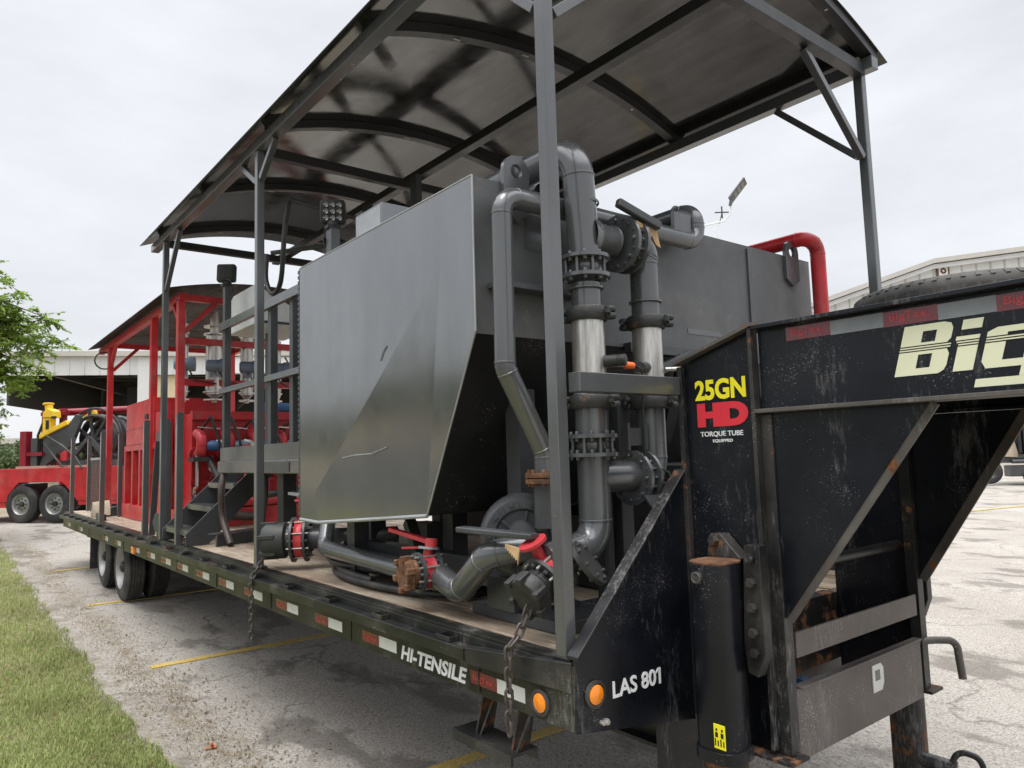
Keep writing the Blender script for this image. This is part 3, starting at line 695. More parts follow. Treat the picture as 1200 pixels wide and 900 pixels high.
for x in (-.065, -3.33, -6.20):
    mb = MB(); mb.box((x-.035, PN+.04, EZ-.03), (x+.035, PF-.04, EZ+.045)); mb.build('tie_beam', M['beam'], K, bevel=.004)
mb = MB(); mb.box((-6.6, W/2-.04, EZ+.047), (-.03, W/2+.04, EZ+.115)); mb.build('ridge_beam', M['beam'], K, bevel=.004)
def brace(p, q): 
    mb = MB(); mb.bar(p, q, .042, .042); mb.build('brace', M['gray'], K, bevel=.003)
for y, s in ((PN, 1), (PF, -1)):
    brace((PX[0]-.045, y, 3.50), (PX[0]-.58, y, EZ-.01))
    brace((PX[1]-.045, y, 3.80), (PX[1]-.36, y, EZ-.01)); brace((PX[1]+.045, y, 3.80), (PX[1]+.33, y, EZ-.01))
    brace((PX[2]+.045, y, 3.50), (PX[2]+.55, y, EZ-.01))
    brace((PX[0], y+s*.045, 3.47), (PX[0], y+s*.66, EZ-.04))

# ------------------------------------------------------------------ TANK
A = thing('steel_tank', 'big gray steel hopper tank with creased side plate under the arched roof', 'tank', (-1.5, W/2, DZ))
ty0, ty1, txf, txr, tzt = -.02, 2.73, -.53, -2.44, 2.92
pA, pB, pC, pD, pE = V((txf, ty0, tzt)), V((txf, ty0, 2.228)), V((-1.05, ty0+.060, 1.415)), V((-2.20, ty0+.012, 1.327)), V((txr, ty0, 1.335))
pT = V((txr, ty0, tzt)); c1 = V((-.80, ty0, 2.56)); c2 = V((-2.22, ty0, 1.50))
# near side plate with its crease: upper plane vertical, lower right corner pressed inwards
def ip(a, b, t_): return a.lerp(b, t_)
mb = MB()
vs = [pT, pE, pD, c2, c1, pB, pA, pC, ip(c2, c1, .5)+V((0, .004, 0))]
mb.add(vs, [(0, 1, 2, 3), (0, 3, 8), (0, 8, 4), (0, 4, 6), (4, 5, 6), (3, 2, 7), (3, 7, 8), (8, 7, 4), (4, 7, 5)])
mb.build('side_plate', M['tank'], A, sharp=1.2)
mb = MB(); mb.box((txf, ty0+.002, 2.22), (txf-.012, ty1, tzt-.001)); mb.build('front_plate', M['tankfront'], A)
mb = MB(); mb.add([(txf-.006, ty0+.004, 2.224), (txf-.006, ty1, 2.224), (-1.05, ty1-.1, 1.415), (-1.05, ty0+.064, 1.415)], [(3, 2, 1, 0)])
mb.add([(-1.05, ty0+.064, 1.415), (-1.05, ty1-.1, 1.415), (txr, ty1, 1.335), (txr, ty0+.004, 1.335)], [(3, 2, 1, 0)]); mb.build('hopper_plate', M['hopper'], A)
mb = MB(); mb.box((txr, ty0+.004, 1.336), (txr+.012, ty1, tzt-.001)); mb.prism([(txr, ty1, 1.335), (-1.06, ty1-.1, 1.41), (txf, ty1, 2.228), (txf, ty1, tzt), (txr, ty1, tzt)], (0, .01, 0)); mb.build('rear_plate', M['tank'], A)
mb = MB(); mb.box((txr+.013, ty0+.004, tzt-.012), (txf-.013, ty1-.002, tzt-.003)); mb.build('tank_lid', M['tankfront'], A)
mb = MB(); mb.sweep([pE, pD, pC], .010, 8); mb.build('bottom_weld', M['alu'], A)
mb = MB(); mb.sweep([pA+V((.002, 0, 0)), pB+V((.002, 0, 0))], .005, 6); mb.sweep([pB, pC], .005, 6); mb.sweep([pT, pA], .004, 6); mb.build('corner_weld', M['alu'], A)
mb = MB(); mb.box((txr-.03, ty0+.006, 1.34), (txr-.001, ty0+.012, tzt)); 
for k in range(46): mb.box((txr-.032, ty0-.001, 1.36+k*.034), (txr-.004, ty0+.0055, 1.38+k*.034))
mb.build('edge_angle', M['gray_dark'], A)
mb = MB(); mb.box((-1.93, .12, tzt), (-1.60, .5, 3.145)); hb = mb.build('tank_hatch', M['tank'], A, bevel=.004)
mb = MB(); mb.box((-1.915, .118, tzt+.015), (-1.615, .1195, 3.13)); mb.build('hatch_plate', M['alu'], hb)
def lug(x, y, zb, zt):
    mb = MB(); pts = []; w_ = .075
    for k in range(13):
        a = math.pi*k/12; pts.append((math.cos(a)*w_, math.sin(a)*w_))
    ou = [(w_, zb-zt+w_)]+[(p, q) for p, q in pts]+[(-w_, zb-zt+w_)]
    inr = [(math.cos(2*math.pi*k/16)*.034, math.sin(2*math.pi*k/16)*.034) for k in range(16)]
    # plate with a hole: stitched ring
    ring = []
    for k in range(16):
        a = 2*math.pi*k/16; ca, sa = math.cos(a), math.sin(a)
        if sa >= 0: ring.append((ca*w_, sa*w_))
        else:
            t_ = min(w_/max(1e-6, abs(ca)), (zt-w_-zb)/max(1e-6, -sa)); ring.append((ca*t_, sa*t_))
    vs = []
    for dx in (0, .022):
        for p, q in inr: vs.append((x+dx, y+p, zt-w_+q))
        for p, q in ring: vs.append((x+dx, y+p, zt-w_+q))
    fs = []
    for k in range(16):
        j = (k+1) % 16; fs += [(k, 16+k, 16+j, j)[::-1], (32+k, 48+k, 48+j, 32+j), (k, j, 32+j, 32+k)[::-1], (16+k, 16+j, 48+j, 48+k)]
    mb.add(vs, fs); mb.build('lifting_lug', M['gray'], A)
lug(txf+.002, .215, 2.74, 3.055); lug(txf+.002, 2.50, 2.72, 3.02)
# red fill pipe over the far front corner
mb = MB(); mb.pipe([(-1.75, 2.40, 2.985), (-.42, 2.55, 3.03), (-.42, 2.66, 2.98), (-.42, 2.66, 1.9)], .047, .075, 20); rp = mb.build('red_pipe', M['red'], A)
mb = MB(); mb.bar((-.95, 2.40, 2.90), (-.95, 2.52, 3.0), .06, .012); mb.lathe((-.90, 2.46, 3.0), (1, .1, 0), [(0, .062), (.02, .062)], 20); mb.prism([(-.72, 2.40, 2.925), (-.72, 2.58, 2.925), (-.72, 2.52, 3.0), (-.72, 2.46, 3.0)], (.02, 0, 0)); mb.build('pipe_support', M['redvalve'], rp)
# front ledge frames and stiffeners
def bc(a, b, c): return c1*a+c2*b+pC*c+V((0, -.003, 0))
mb = MB(); mb.sweep([bc(.20, .72, .08), bc(.22, .60, .18), bc(.235, .45, .315), bc(.27, .33, .40)], .0035, 5); mb.build('scrape_mark', M['alu'], A)
for pts in ([(-1.31, 2.27), (-1.35, 2.24), (-1.38, 2.20)],):
    mb = MB(); mb.sweep([(x, ty0-.0012, z) for x, z in pts], .0022, 5); mb.build('scrape_mark', M['gray'], A)
mb = MB(); mb.box((txf+.002, .9, 2.19), (txf+.05, ty1, 2.24)); mb.box((txf+.002, .05, 2.42), (txf+.09, .55, 2.445)); mb.bar((-.46, 1.3, 2.2), (-.80, 1.5, 1.75), .06, .05); mb.bar((-.46, 1.75, 2.2), (-.80, 1.95, 1.75), .06, .05); mb.bar((-.48, .95, 2.05), (-.48, 1.35, 2.2), .05, .05)
mb.box((-.50, .62, 1.0), (-.44, .68, 2.22)); mb.box((-.50, .72, .96), (-.42, .80, 2.0)); build_split(mb, 'front_stiffener', M['gray_dark'], A, .003)
mb = MB(); mb.box((txf+.0005, .27, 2.63), (txf+.002, .42, 2.80)); mb.box((txf+.0005, 1.42, 2.33), (txf+.003, 1.72, 2.36)); mb.box((txf+.0005, 2.02, 2.25), (txf+.012, 2.05, 2.90)); build_split(mb, 'patch_plate', M['gray'], A)
mb = MB()
for x, y in ((-.7, .35), (-2.3, .3), (-.7, 2.4), (-2.3, 2.4), (-1.5, .5), (-1.5, 2.2)): mb.box((x-.05, y-.05, DZ), (x+.05, y+.05, 1.42 if x < -1 else 2.0))
mb.box((-2.4, .35, 1.05), (-.5, .43, 1.18)); mb.box((-2.4, 2.3, 1.05), (-.5, 2.38, 1.18)); mb.bar((-1.75, .35, 1.33), (-1.45, .3, .98), .06, .06)
mb.box((-2.0, .5, 1.12), (-1.8, .62, 1.30)); mb.box((-2.4, 2.42, DZ), (-.12, 2.50, 1.62)); mb.box((-2.4, 1.55, DZ), (-1.25, 2.28, 1.28)); build_split(mb, 'frame_and_gap_wall', M['gray_dark'], A)  # the tall far wall is added, to hide bright paving beyond

# ------------------------------------------------------------------ fittings used by the piping
def flange(mb, p, d, r, th=.018, n=8, bolt=.009, seg=30):
    mb.lathe(V(p)-V(d)*th/2, d, [(0, r*.6), (0, r), (th, r), (th, r*.6)], seg)
    mb.bolts(V(p)+V(d)*th/2, d, r*.80, n, bolt, .014); mb.bolts(V(p)-V(d)*th/2, -V(d), r*.80, n, bolt, .014, .0)
def coupling(mb, p, d, r, h=.06):
    mb.lathe(V(p)-V(d)*h/2, d, [(0, r*1.0), (0, r*1.16), (h*.15, r*1.25), (h*.85, r*1.25), (h, r*1.16), (h, r)], 30, False)
    x, y, d_ = frame(d)
    e = V((.55, -.84, 0)).normalized() if abs(d_.z) > .9 else x
    e = V((.85, .5, 0)).normalized()
    for s_ in (1, -1):
        c_ = V(p)+e*s_*r*1.42
        for dz in (-.25, .25): mb.lathe(c_+V(d)*(h*dz-.012)-V((0, 0, 0)), d, [(0, r*.30), (.008, r*.36), (.018, r*.36), (.024, r*.30)], 16)
        mb.bar(c_-V((-e.y, e.x, 0))*.06, c_+V((-e.y, e.x, 0))*.06, .016, .016)
def rods(mb, p, q, d, Rr, n, r):
    x, y, d_ = frame(d); p, q = V(p), V(q)
    for k in range(n):
        a = 2*math.pi*(k+.5)/n; o_ = (x*math.cos(a)+y*math.sin(a))*Rr; mb.cyl(p+o_, q+o_, r, 8)
# ------------------------------------------------------------------ PIPE MANIFOLD
H = thing('pipe_manifold', 'gray vertical pipework with two stainless pipe sections in front of the tank', 'pipework', (-.3, .6, DZ))
AX, AY, BY, PR = -.30, .425, .815, .071
mb = MB(); mb.pipe([(-1.5, AY-.03, 3.06), (AX, AY-.03, 3.06), (AX, AY, 2.57)], PR, .13); mb.cyl((AX, AY, 2.44), (AX, AY, 2.31), PR*.94)
mb.lathe((AX, AY, 2.41), (0, 0, 1), [(0, PR), (.004, PR*1.12), (.012, PR*1.12), (.016, PR)], 26, False)
mb.lathe((AX, AY, 2.80), (0, 0, 1), [(0, PR), (.004, PR*1.05), (.012, PR*1.05), (.016, PR)], 26, False)
mb.pipe([(AX, AY, 1.90), (AX, AY, 1.77)], PR, .1); mb.pipe([(AX, AY, 1.68), (AX, AY, 1.30), (AX, .13, 1.26)], PR, .12)
mb.lathe((AX, AY, 2.66), (0, 1, 0), [(.0, PR*1.28), (.05, PR*1.18), (.075, PR), (.17, PR)], 26, False); mb.cyl((AX, AY, 1.585), (AX, .66, 1.585), PR)
mb.lathe((AX, AY+.17, 2.66), (0, 1, 0), [(0, PR), (.003, PR*1.06), (.008, PR*1.06), (.011, PR)], 26, False)
build_split(mb, 'riser_pipe', M['gray'], H)
mb = MB(); mb.pipe([(AX, .76, 2.66), (AX, BY+.02, 2.66), (AX, BY, 2.60), (AX, BY, 2.33)], PR*.95, .11); mb.cyl((AX, BY, 2.40), (AX, BY, 2.29), PR*.92)
mb.lathe((AX, BY, 2.39), (0, 0, 1), [(0, PR), (.004, PR*1.12), (.012, PR*1.12), (.016, PR)], 26, False)
mb.pipe([(AX, BY, 1.91), (AX, BY, 1.64), (AX, BY-.03, 1.575), (AX, .74, 1.575)], PR*.95, .11); build_split(mb, 'bypass_pipe', M['gray'], H)
for y, r_ in ((AY, PR*1.03), (BY, PR*.99)):
    mb = MB(); mb.cyl((AX, y, 1.92), (AX, y, 2.31), r_, 30); ss = mb.build('stainless_section', M['stainless'], H)
    mb = MB()
    if y == AY:
        mb.cyl((AX+.05, y+.03, 2.09), (AX+.11, y+.065, 2.09), .026, 16); mb.lathe((AX+.11, y+.065, 2.09), (1, .5, 0), [(0, .024), (.003, .026), (.035, .026), (.038, .022)], 16)
    else:
        mb.cyl((AX+.03, y-.05, 2.08), (AX+.06, y-.105, 2.075), .026, 16); mb.lathe((AX+.06, y-.105, 2.075), (.5, -1, 0), [(0, .024), (.035, .026), (.04, .02)], 16)
    mb.build('sensor_plug', M['castiron'], ss)
    mb = MB(); q = V((AX+.08, y+.09, 2.075)); mb.cyl(q-V((.03, .03, 0)), q+V((.012, .03, 0)), .011, 12); mb.build('sensor_probe', M['stainless'], ss)
    mb = MB(); mb.lathe(q+V((.012, .03, 0)), (.3, 1, -.08), [(0, .012), (.005, .017), (.05, .015), (.055, .01)], 14); mb.build('cable_connector', M['orange'], ss)
    mb = MB(); e_ = q+V((.03, .085, 0)); mb.sweep([e_, e_+V((.01, .03, -.02)), e_+V((.0, .05, -.08)), e_+V((-.02, .06, -.2)), e_+V((-.04, .08, -.5))], .005, 8); mb.build('sensor_cable', M['hose'], ss)
for y, z in ((AY, 2.302), (AY, 1.915), (BY, 2.30), (BY, 1.92)):
    mb = MB(); coupling(mb, (AX, y, z), (0, 0, 1), PR*1.04, .062); mb.build('pipe_coupling', M['castiron'], H)
def joint(p0, p1, d, name):
    mb = MB(); flange(mb, p0, d, .112, .016, 8); flange(mb, p1, d, .112, .016, 8); rods(mb, p0, p1, d, .09, 8, .007)
    mb.lathe(p0, V(p1)-V(p0), [(0, .06), ((V(p1)-V(p0)).length*.4, .075), ((V(p1)-V(p0)).length*.6, .075), ((V(p1)-V(p0)).length, .06)], 24, False); return mb.build(name, M['gray'], H)
joint((AX, AY, 2.555), (AX, AY, 2.47), (0, 0, 1), 'flanged_joint'); joint((AX, AY, 1.765), (AX, AY, 1.685), (0, 0, 1), 'flanged_joint')
def bfly(p, d, r, name='butterfly_valve'):
    mb = MB(); flange(mb, V(p)-V(d)*.032, d, r, .018, 8); flange(mb, V(p)+V(d)*.032, d, r, .018, 8); mb.lathe(V(p)-V(d)*.022, d, [(0, r*.78), (.044, r*.78)], 26); rods(mb, V(p)-V(d)*.05, V(p)+V(d)*.05, d, r*.83, 8, .007)
    return mb.build(name, M['gray'], H)
v_ = bfly((AX, .68, 2.66), (0, 1, 0), .135)
mb = MB(); q = [(AX+.10, .66, 2.745), (AX+.10, .80, 2.715), (AX+.10, .82, 2.64), (AX+.10, .79, 2.65)]
for k in range(6): q.append((AX+.10, .775-.022*k, 2.668+.012*k)); q.append((AX+.10, .764-.022*k, 2.690+.009*k))
mb.prism(q, (.006, 0, 0)); mb.build('notch_plate', M['brass'], v_)
mb = MB(); mb.bar((AX+.09, .555, 2.815), (AX+.12, .80, 2.735), .036, .040); mb.cyl((AX+.02, .70, 2.74), (AX+.11, .70, 2.77), .02, 12); mb.build('valve_lever', M['gray_dark'], v_, bevel=.008)
bfly((AX, .70, 1.575), (0, 1, 0), .125)
mb = MB(); mb.bar((AX+.13, .76, 1.60), (AX+.17, .86, 1.40), .02, .012); mb.torus((AX+.14, .80, 1.53), (1, 0, 0), .05, .008, 16, 6); mb.lathe((AX+.14, .84, 1.55), (1, 0, 0), [(0, .03), (.02, .03)], 6); mb.build('lower_valve_handle', M['castiron'], H)
# small discharge line: pump up to the tank top, along the front, U bend back over the lid
CX = -.42
mb = MB(); mb.pipe([(CX, .25, 1.585), (CX, .25, 1.70), (CX, .05, 2.06), (CX, .055, 2.81), (CX, 1.395, 2.81), (CX, 1.395, 2.995), (-1.6, 1.395, 2.995)], .046, .082, 22); mb.build('discharge_pipe', M['gray'], H)
mb = MB(); flange(mb, (CX, .25, 1.605), (0, 0, 1), .085, .02, 8); flange(mb, (CX, .25, 1.580), (0, 0, 1), .085, .02, 8); mb.build('pump_flange', M['rust'], H)
mb = MB(); mb.box((CX-.01, 1.20, 2.84), (CX+.012, 1.34, 2.95)); mb.torus((CX-.12, 1.395, 2.995), (1, 0, 0), .052, .007, 20, 6); mb.lathe((-.75, AY-.03, 3.06), (1, 0, 0), [(0, .09), (.04, .095), (.08, .09)], 24); build_split(mb, 'pipe_clamp', M['gray'], H)
mb = MB(); mb.box((-.055, .068, 1.925), (.01, NY+.0, 2.002)); mb.build('cross_tube', M['gray'], H, bevel=.004)
mb = MB(); mb.box((AX+.01, .60, 1.72), (AX+.03, .73, 1.80)); mb.box((AX+.03, .60, 1.70), (AX+.05, .615, 1.82)); mb.box((AX+.03, .715, 1.70), (AX+.05, .73, 1.82)); mb.cyl((AX-.02, .52, 1.0), (AX-.02, .52, 2.6), .010, 8); build_split(mb, 'pipe_bracket', M['gray_dark'], H)

# ------------------------------------------------------------------ PUMP
Pm = thing('centrifugal_pump', 'gray cast centrifugal pump with round volute beside the front post', 'pump', (-.6, .3, DZ))
pc = V((-.57, .235, 1.335)); pd = V((.80, -.60, 0)).normalized()
mb = MB(); mb.lathe(pc-pd*.09, pd, [(0, .09), (.0, .165), (.02, .182), (.06, .190), (.10, .182), (.125, .165), (.13, .125), (.118, .112), (.118, .075), (.16, .062), (.17, .0)], 40)
mb.cyl((CX, .25, 1.38), (CX, .25, 1.57), .052, 20); vol = mb.build('volute', M['gray_dark'], Pm)
mb = MB()
for k in range(6):
    a = R(60*k+20); x, y, _ = frame(pd); e = x*math.cos(a)+y*math.sin(a); mb.bar(pc+pd*.034+e*.06, pc+pd*.034+e*.115, .012, .02, up=pd)
mb.bolts(pc+pd*.034, pd, .145, 10, .010, .014); mb.build('volute_ribs', M['gray_dark'], vol)
x_, y_, _ = frame(pd)
mb = MB()
for k in range(7):
    a = R(95+k*9); e = x_*math.cos(a)+y_*math.sin(a); mb.bar(pc+pd*.040+e*.132, pc+pd*.040+e*.158, .010, .006, up=pd)
mb.build('cast_lettering', M['gray_dark'], vol)
mb = MB(); mb.lathe(pc-pd*.10, -pd, [(0, .11), (.10, .11), (.12, .15), (.55, .15), (.60, .12)], 26); mb.build('pump_motor', M['gray_dark'], Pm)
mb = MB(); mb.box((-.95, .22, DZ), (-.30, .6, DZ+.05)); mb.box((-.80, .2, DZ+.05), (-.60, .4, 1.15)); mb.build('pump_base', M['gray_dark'], Pm, bevel=.004)
mb = MB(); mb.box((-.50, .50, DZ), (-.16, 1.0, DZ+.075)); mb.box((-.24, .52, DZ+.078), (-.17, .98, DZ+.09)); mb.box((-.30, .78, DZ), (-.14, .80, 1.55)); mb.build('skid_tube', M['gray'], Pm, bevel=.004)
mb = MB(); mb.box((-1.15, 1.05, DZ), (-.28, 2.25, DZ+.12)); mb.box((-1.05, 1.1, DZ+.12), (-.36, 1.75, 1.62)); mb.cyl((-.7, 1.75, 1.3), (-.7, 2.3, 1.3), .24, 26); mb.box((-.9, 1.82, DZ+.12), (-.5, 2.2, 1.12)); mb.build('gap_filler', M['gray_dark'], Pm, bevel=.008)  # dark boxes added behind the pump to block the bright gap under the tank
gp = MB(); gp.prism([(-.20, .62, 1.50), (-.20, .80, 1.50), (-.16, .86, 1.24), (-.10, .80, 1.22), (-.10, .74, 1.24)], (.012, .0, 0)); gd = gp.build('belt_guard', M['gray'], Pm)
mb = MB()
for i in range(5):
    for j in range(4): mb.lathe((-.186, .685+.022*j, 1.47-.026*i), (1, 0, 0), [(0, .006), (.001, .006)], 8)
mb.build('guard_holes', M['blackprint'], gd)

# ------------------------------------------------------------------ VALVES ON THE LOWER PIPES
def valve_set(name, label, p, d, r, tilt_up, lever_col, cap_mat, caplen, cap_r, stem=.11):
    """red wafer valve between two flanges, with a hose cap on one side"""
    p = V(p); d = V(d).normalized()
    t = thing(name, label, 'valve', (p.x, p.y, DZ))
    mb = MB(); flange(mb, p-d*.045, d, r, .016, 8, .010); flange(mb, p+d*.045, d, r, .016, 8, .010); mb.build('flange', M['gray_dark'], t)
    mb = MB(); mb.lathe(p-d*.032, d, [(0, r*.80), (.006, r*.86), (.02, r*.80), (.044, r*.80), (.058, r*.86), (.064, r*.80)], 30); u_ = V(tilt_up).normalized(); mb.cyl(p+u_*r*.7, p+u_*(r+stem), .024, 14); body = mb.build('valve_body', M['redvalve'], t)
    mb = MB(); rods(mb, p-d*.075, p+d*.075, d, r*.85, 8, .006); mb.build('stud_bolts', M['steelbolt'], t)
    mb = MB(); q = p+d*.055; mb.lathe(q, d, [(0, r*.66), (.03, r*.66), (.045, cap_r), (caplen-.03, cap_r), (caplen, cap_r*.86), (caplen, cap_r*.5), (caplen-.01, 0)], 30)
    for k in range(6):
        a = 2*math.pi*k/6+.3; x, y, _ = frame(d); e = x*math.cos(a)+y*math.sin(a); mb.bar(q+d*(caplen*.5)+e*cap_r*.95, q+d*(caplen+.012)+e*cap_r*.95, .03, .03)
    mb.build('hose_cap', cap_mat, t, bevel=.005)
    return t, p, d, u_
# end valve of the drain line, rusted blind cap, red squeeze lever
t, p, d, u_ = valve_set('drain_valve', 'red valve with squeeze lever and orange rusted end cap on deck edge', (-1.165, .10, 1.135), (-.10, -1, -.02), .098, (-.02, .16, 1), None, M['rust'], .075, .082, .02)
h0 = p+u_*.118
mb = MB(); mb.lathe(h0-V((0, 0, .01)), u_, [(0, .052), (.012, .052)], 24); mb.build('index_plate', M['alu'], t)
mb = MB(); mb.bar(h0+V((.03, .0, .025)), h0+V((-.33, -.03, .07)), .034, .022); mb.bar(h0+V((0, 0, .0)), h0+V((-.22, -.02, -.02)), .022, .012); mb.lathe(h0+V((.02, 0, .0)), u_, [(0, .03), (.045, .03)], 16); mb.build('red_lever', M['redvalve'], t, bevel=.004)
mb = MB(); mb.pipe([(-2.93, .42, 1.52), (-2.62, .22, 1.12), (-1.30, .16, 1.10)], .052, .10); mb.cyl((-1.35, .16, 1.10), (-1.20, .135, 1.135), .052); mb.pipe([(-1.15, .145, 1.125), (-.90, .12, 1.07), (-.62, .08, 1.265), (-.47, .22, 1.30)], .060, .085); mb.build('drain_pipe', M['gray'], t)
mb = MB(); mb.box((-1.70, .07, 1.06), (-1.64, .108, 1.10)); 
# rear valve near the second post
t, p, d, u_ = valve_set('hose_valve', 'black capped red valve on deck beside the second roof post', (-3.02, .22, 1.15), (-.55, -.80, -.02), .155, (.02, .1, 1), None, M['castiron'], .20, .125)
h0 = p+u_*.27
mb = MB(); mb.lathe(h0-V((0, 0, .012)), u_, [(0, .07), (.012, .07)], 20); mb.build('index_plate', M['redvalve'], t)
mb = MB(); mb.bar(h0+V((.05, .05, .02)), h0+V((-.5, .10, .03)), .05, .024); mb.build('valve_lever', M['alu'], t, bevel=.005)
mb = MB(); mb.pipe([(-3.0, .25, 1.15), (-2.6, .75, 1.15)], .07, .1); mb.build('branch_pipe', M['gray_dark'], t)
# front valve, tilted, flat gray lever
t, p, d, u_ = valve_set('suction_valve', 'tilted red valve with flat gray lever and dirty cast cap behind front post', (-.30, .155, 1.205), (.05, -1, -.52), .105, (-.12, -.47, .9), None, M['castiron'], .105, .090, .045)
h0 = p+u_*.150
mb = MB(); mb.lathe(h0-u_*.004, u_, [(0, .060), (.012, .060)], 24); mb.build('red_index_disc', M['redvalve'], t)
mb = MB(); mb.bar(h0+u_*.03+V((.01, .02, 0)), h0+u_*.02+V((-.42, -.06, .02)), .060, .026); mb.build('valve_lever', M['gray_dark'], t, bevel=.008)
mb = MB(); q = [h0+V((-.05, -.03, -.025)), h0+V((-.135, -.04, -.012))]
for k in range(6): q += [h0+V((-.135+.013*k, -.04, -.030-.008*k)), h0+V((-.122+.013*k, -.04, -.026-.008*k))]
q += [h0+V((-.055, -.04, -.09))]; mb.prism(q, (.0, .006, .004)); mb.build('notch_plate', M['brass'], t)
mb = MB(); mb.cyl(p-d*.05, p-d*.22, .065, 20); flange(mb, V((-.14, .22, 1.26)), V((.6, .4, .55)).normalized(), .10, .02, 8); mb.build('suction_branch', M['castiron'], t)

# chains
def chain(label, pts, link=.052, r=.0055):
    t = None; mb = MB(); pts = [V(p) for p in pts]; seglen = link*.72; flip = 0
    path = []
    for a, b in zip(pts, pts[1:]):
        n_ = max(1, round((b-a).length/seglen))
        for k in range(n_): path.append((a.lerp(b, (k+.5)/n_), (b-a).normalized()))
    for c_, d_ in path:
        x, y, d_ = frame(d_, V((.3, 1, .1))); s_ = x if flip else y; flip ^= 1
        mb.sweep([c_+d_*(link/2-.013)*(1 if math.sin(a) > 0 else -1)+d_*math.sin(a)*.013+s_*math.cos(a)*.014 for a in [2*math.pi*k/12+.01 for k in range(12)]], r, 6, closed=True)
    o = mb.build('chain', M['chain'], None, loc=pts[-1]); return tag(o, label, 'chain')
chain('rusty chain hanging from front valve cap over the deck edge to the step', [(-.285, .03, 1.10), (-.285, -.03, 1.0), (-.295, -.072, .96), (-.30, -.075, .64)], .055, .0062)
chain('dark chain hanging from second post valve down past the side rail', [(-3.23, .03, 1.14), (-3.20, .01, 1.0), (-3.18, -.07, .90), (-3.17, -.072, .46)], .055, .006)

# ------------------------------------------------------------------ WORK PLATFORM WITH STAIR
L = thing('work_platform', 'gray raised steel work platform with railing and stair behind the tank', 'platform', (-4, 1, DZ))
y0p, y1p = .30, 2.45; x0p, x1p = -5.08, -2.48
mb = MB(); mb.box((x0p, y0p, 1.700), (x1p, y1p, 1.712)); mb.build('platform_floor', M['gray_dark'], L)
mb = MB(); mb.box((x0p-.03, y0p-.03, 1.60), (x1p, y0p-.002, 1.711)); mb.box((x0p-.03, y1p, 1.60), (x1p, y1p+.03, 1.711)); mb.box((x0p-.03, y0p-.002, 1.60), (x0p-.002, y1p, 1.711)); mb.build('edge_channel', M['gray'], L, bevel=.012)
mb = MB(); mb.box((x0p, y0p-.012, 1.7125), (x1p, y0p-.006, 1.835)); mb.build('toe_plate', M['gray'], L)
mb = MB(); mb.box((-3.95, y0p-.036, 1.615), (-3.35, y0p-.0305, 1.69)); mb.build('stiffener_plate', M['gray_dark'], L)
for x in (-5.05, -3.86, -3.40):
    mb = MB(); mb.box((x-.035, y0p+.002, 1.713), (x+.035, y0p+.062, 2.985 if x > -5 else 3.36)); mb.build('rail_post', M['gray_dark'], L, bevel=.004)
for z, hh in ((2.93, .075), (2.335, .05)):
    mb = MB(); mb.box((x0p, y0p-.035, z), (x1p, y0p+.0015, z+hh)); mb.build('guard_rail', M['gray'], L, bevel=.004)
mb = MB(); mb.box((x0p+.01, y1p-.05, 2.90), (x1p, y1p, 2.95)); mb.box((x0p+.01, y1p-.05, 2.3), (x1p, y1p, 2.34))
for x in (-5.05, -3.7, -2.6): mb.box((x-.03, y1p-.06, 1.713), (x+.03, y1p-.051, 2.95))
mb.build('far_railing', M['gray_dark'], L)
for x, y in ((-4.3, .62), (-4.3, 2.2), (-2.7, .62), (-2.7, 2.2)):
    mb = MB(); mb.box((x-.07, y-.06, DZ), (x+.07, y+.06, 1.699)); mb.build('leg', M['gray_dark'], L, bevel=.004)
mb = MB(); sx0, sx1 = -6.05, -5.20
st = None
for x in (sx1, sx0):
    mb = MB(); mb.prism([(x, .02, DZ), (x, .22, DZ), (x, .83, 1.58), (x, .83, 1.70), (x, .69, 1.70), (x, .02, 1.06)], (.02, 0, 0)); q = mb.build('stringer', M['gray_dark'], L, bevel=.003); st = st or q
for k in range(3):
    mb = MB(); z = 1.075+.205*k; y = .11+.205*k; mb.box((sx0+.021, y-.07, z), (sx1-.001, y+.10, z+.012)); mb.box((sx0+.021, y-.07, z-.04), (sx1-.001, y-.062, z)); mb.build('tread', M['gray'], st)
mb = MB(); mb.box((sx0, .83, 1.69), (x0p-.031, 1.8, 1.711)); mb.build('landing', M['gray_dark'], L)
mb = MB(); mb.box((-4.6, 2.42, DZ), (-2.42, 2.50, 1.42)); mb.build('gap_board', M['gray_dark'], L)  # dark board added to close the bright gap seen below the platform
# loose steel angle on the deck in front of the platform leg
mb = MB(); mb.prism([(-4.90, .20, DZ), (-4.90, .205, DZ+.105), (-5.5, 1.5, DZ+.105), (-5.5, 1.49, DZ)], (.012, .006, 0)); mb.prism([(-4.90, .205, DZ+.106), (-5.5, 1.5, DZ+.106), (-5.6, 1.45, DZ+.106), (-5.0, .16, DZ+.106)], (0, 0, .008))
tag(mb.build('steel_angle', M['gray_dark'], None, loc=(-5.2, .8, DZ)), 'long dark steel angle lying on deck beneath the platform', 'steel angle')

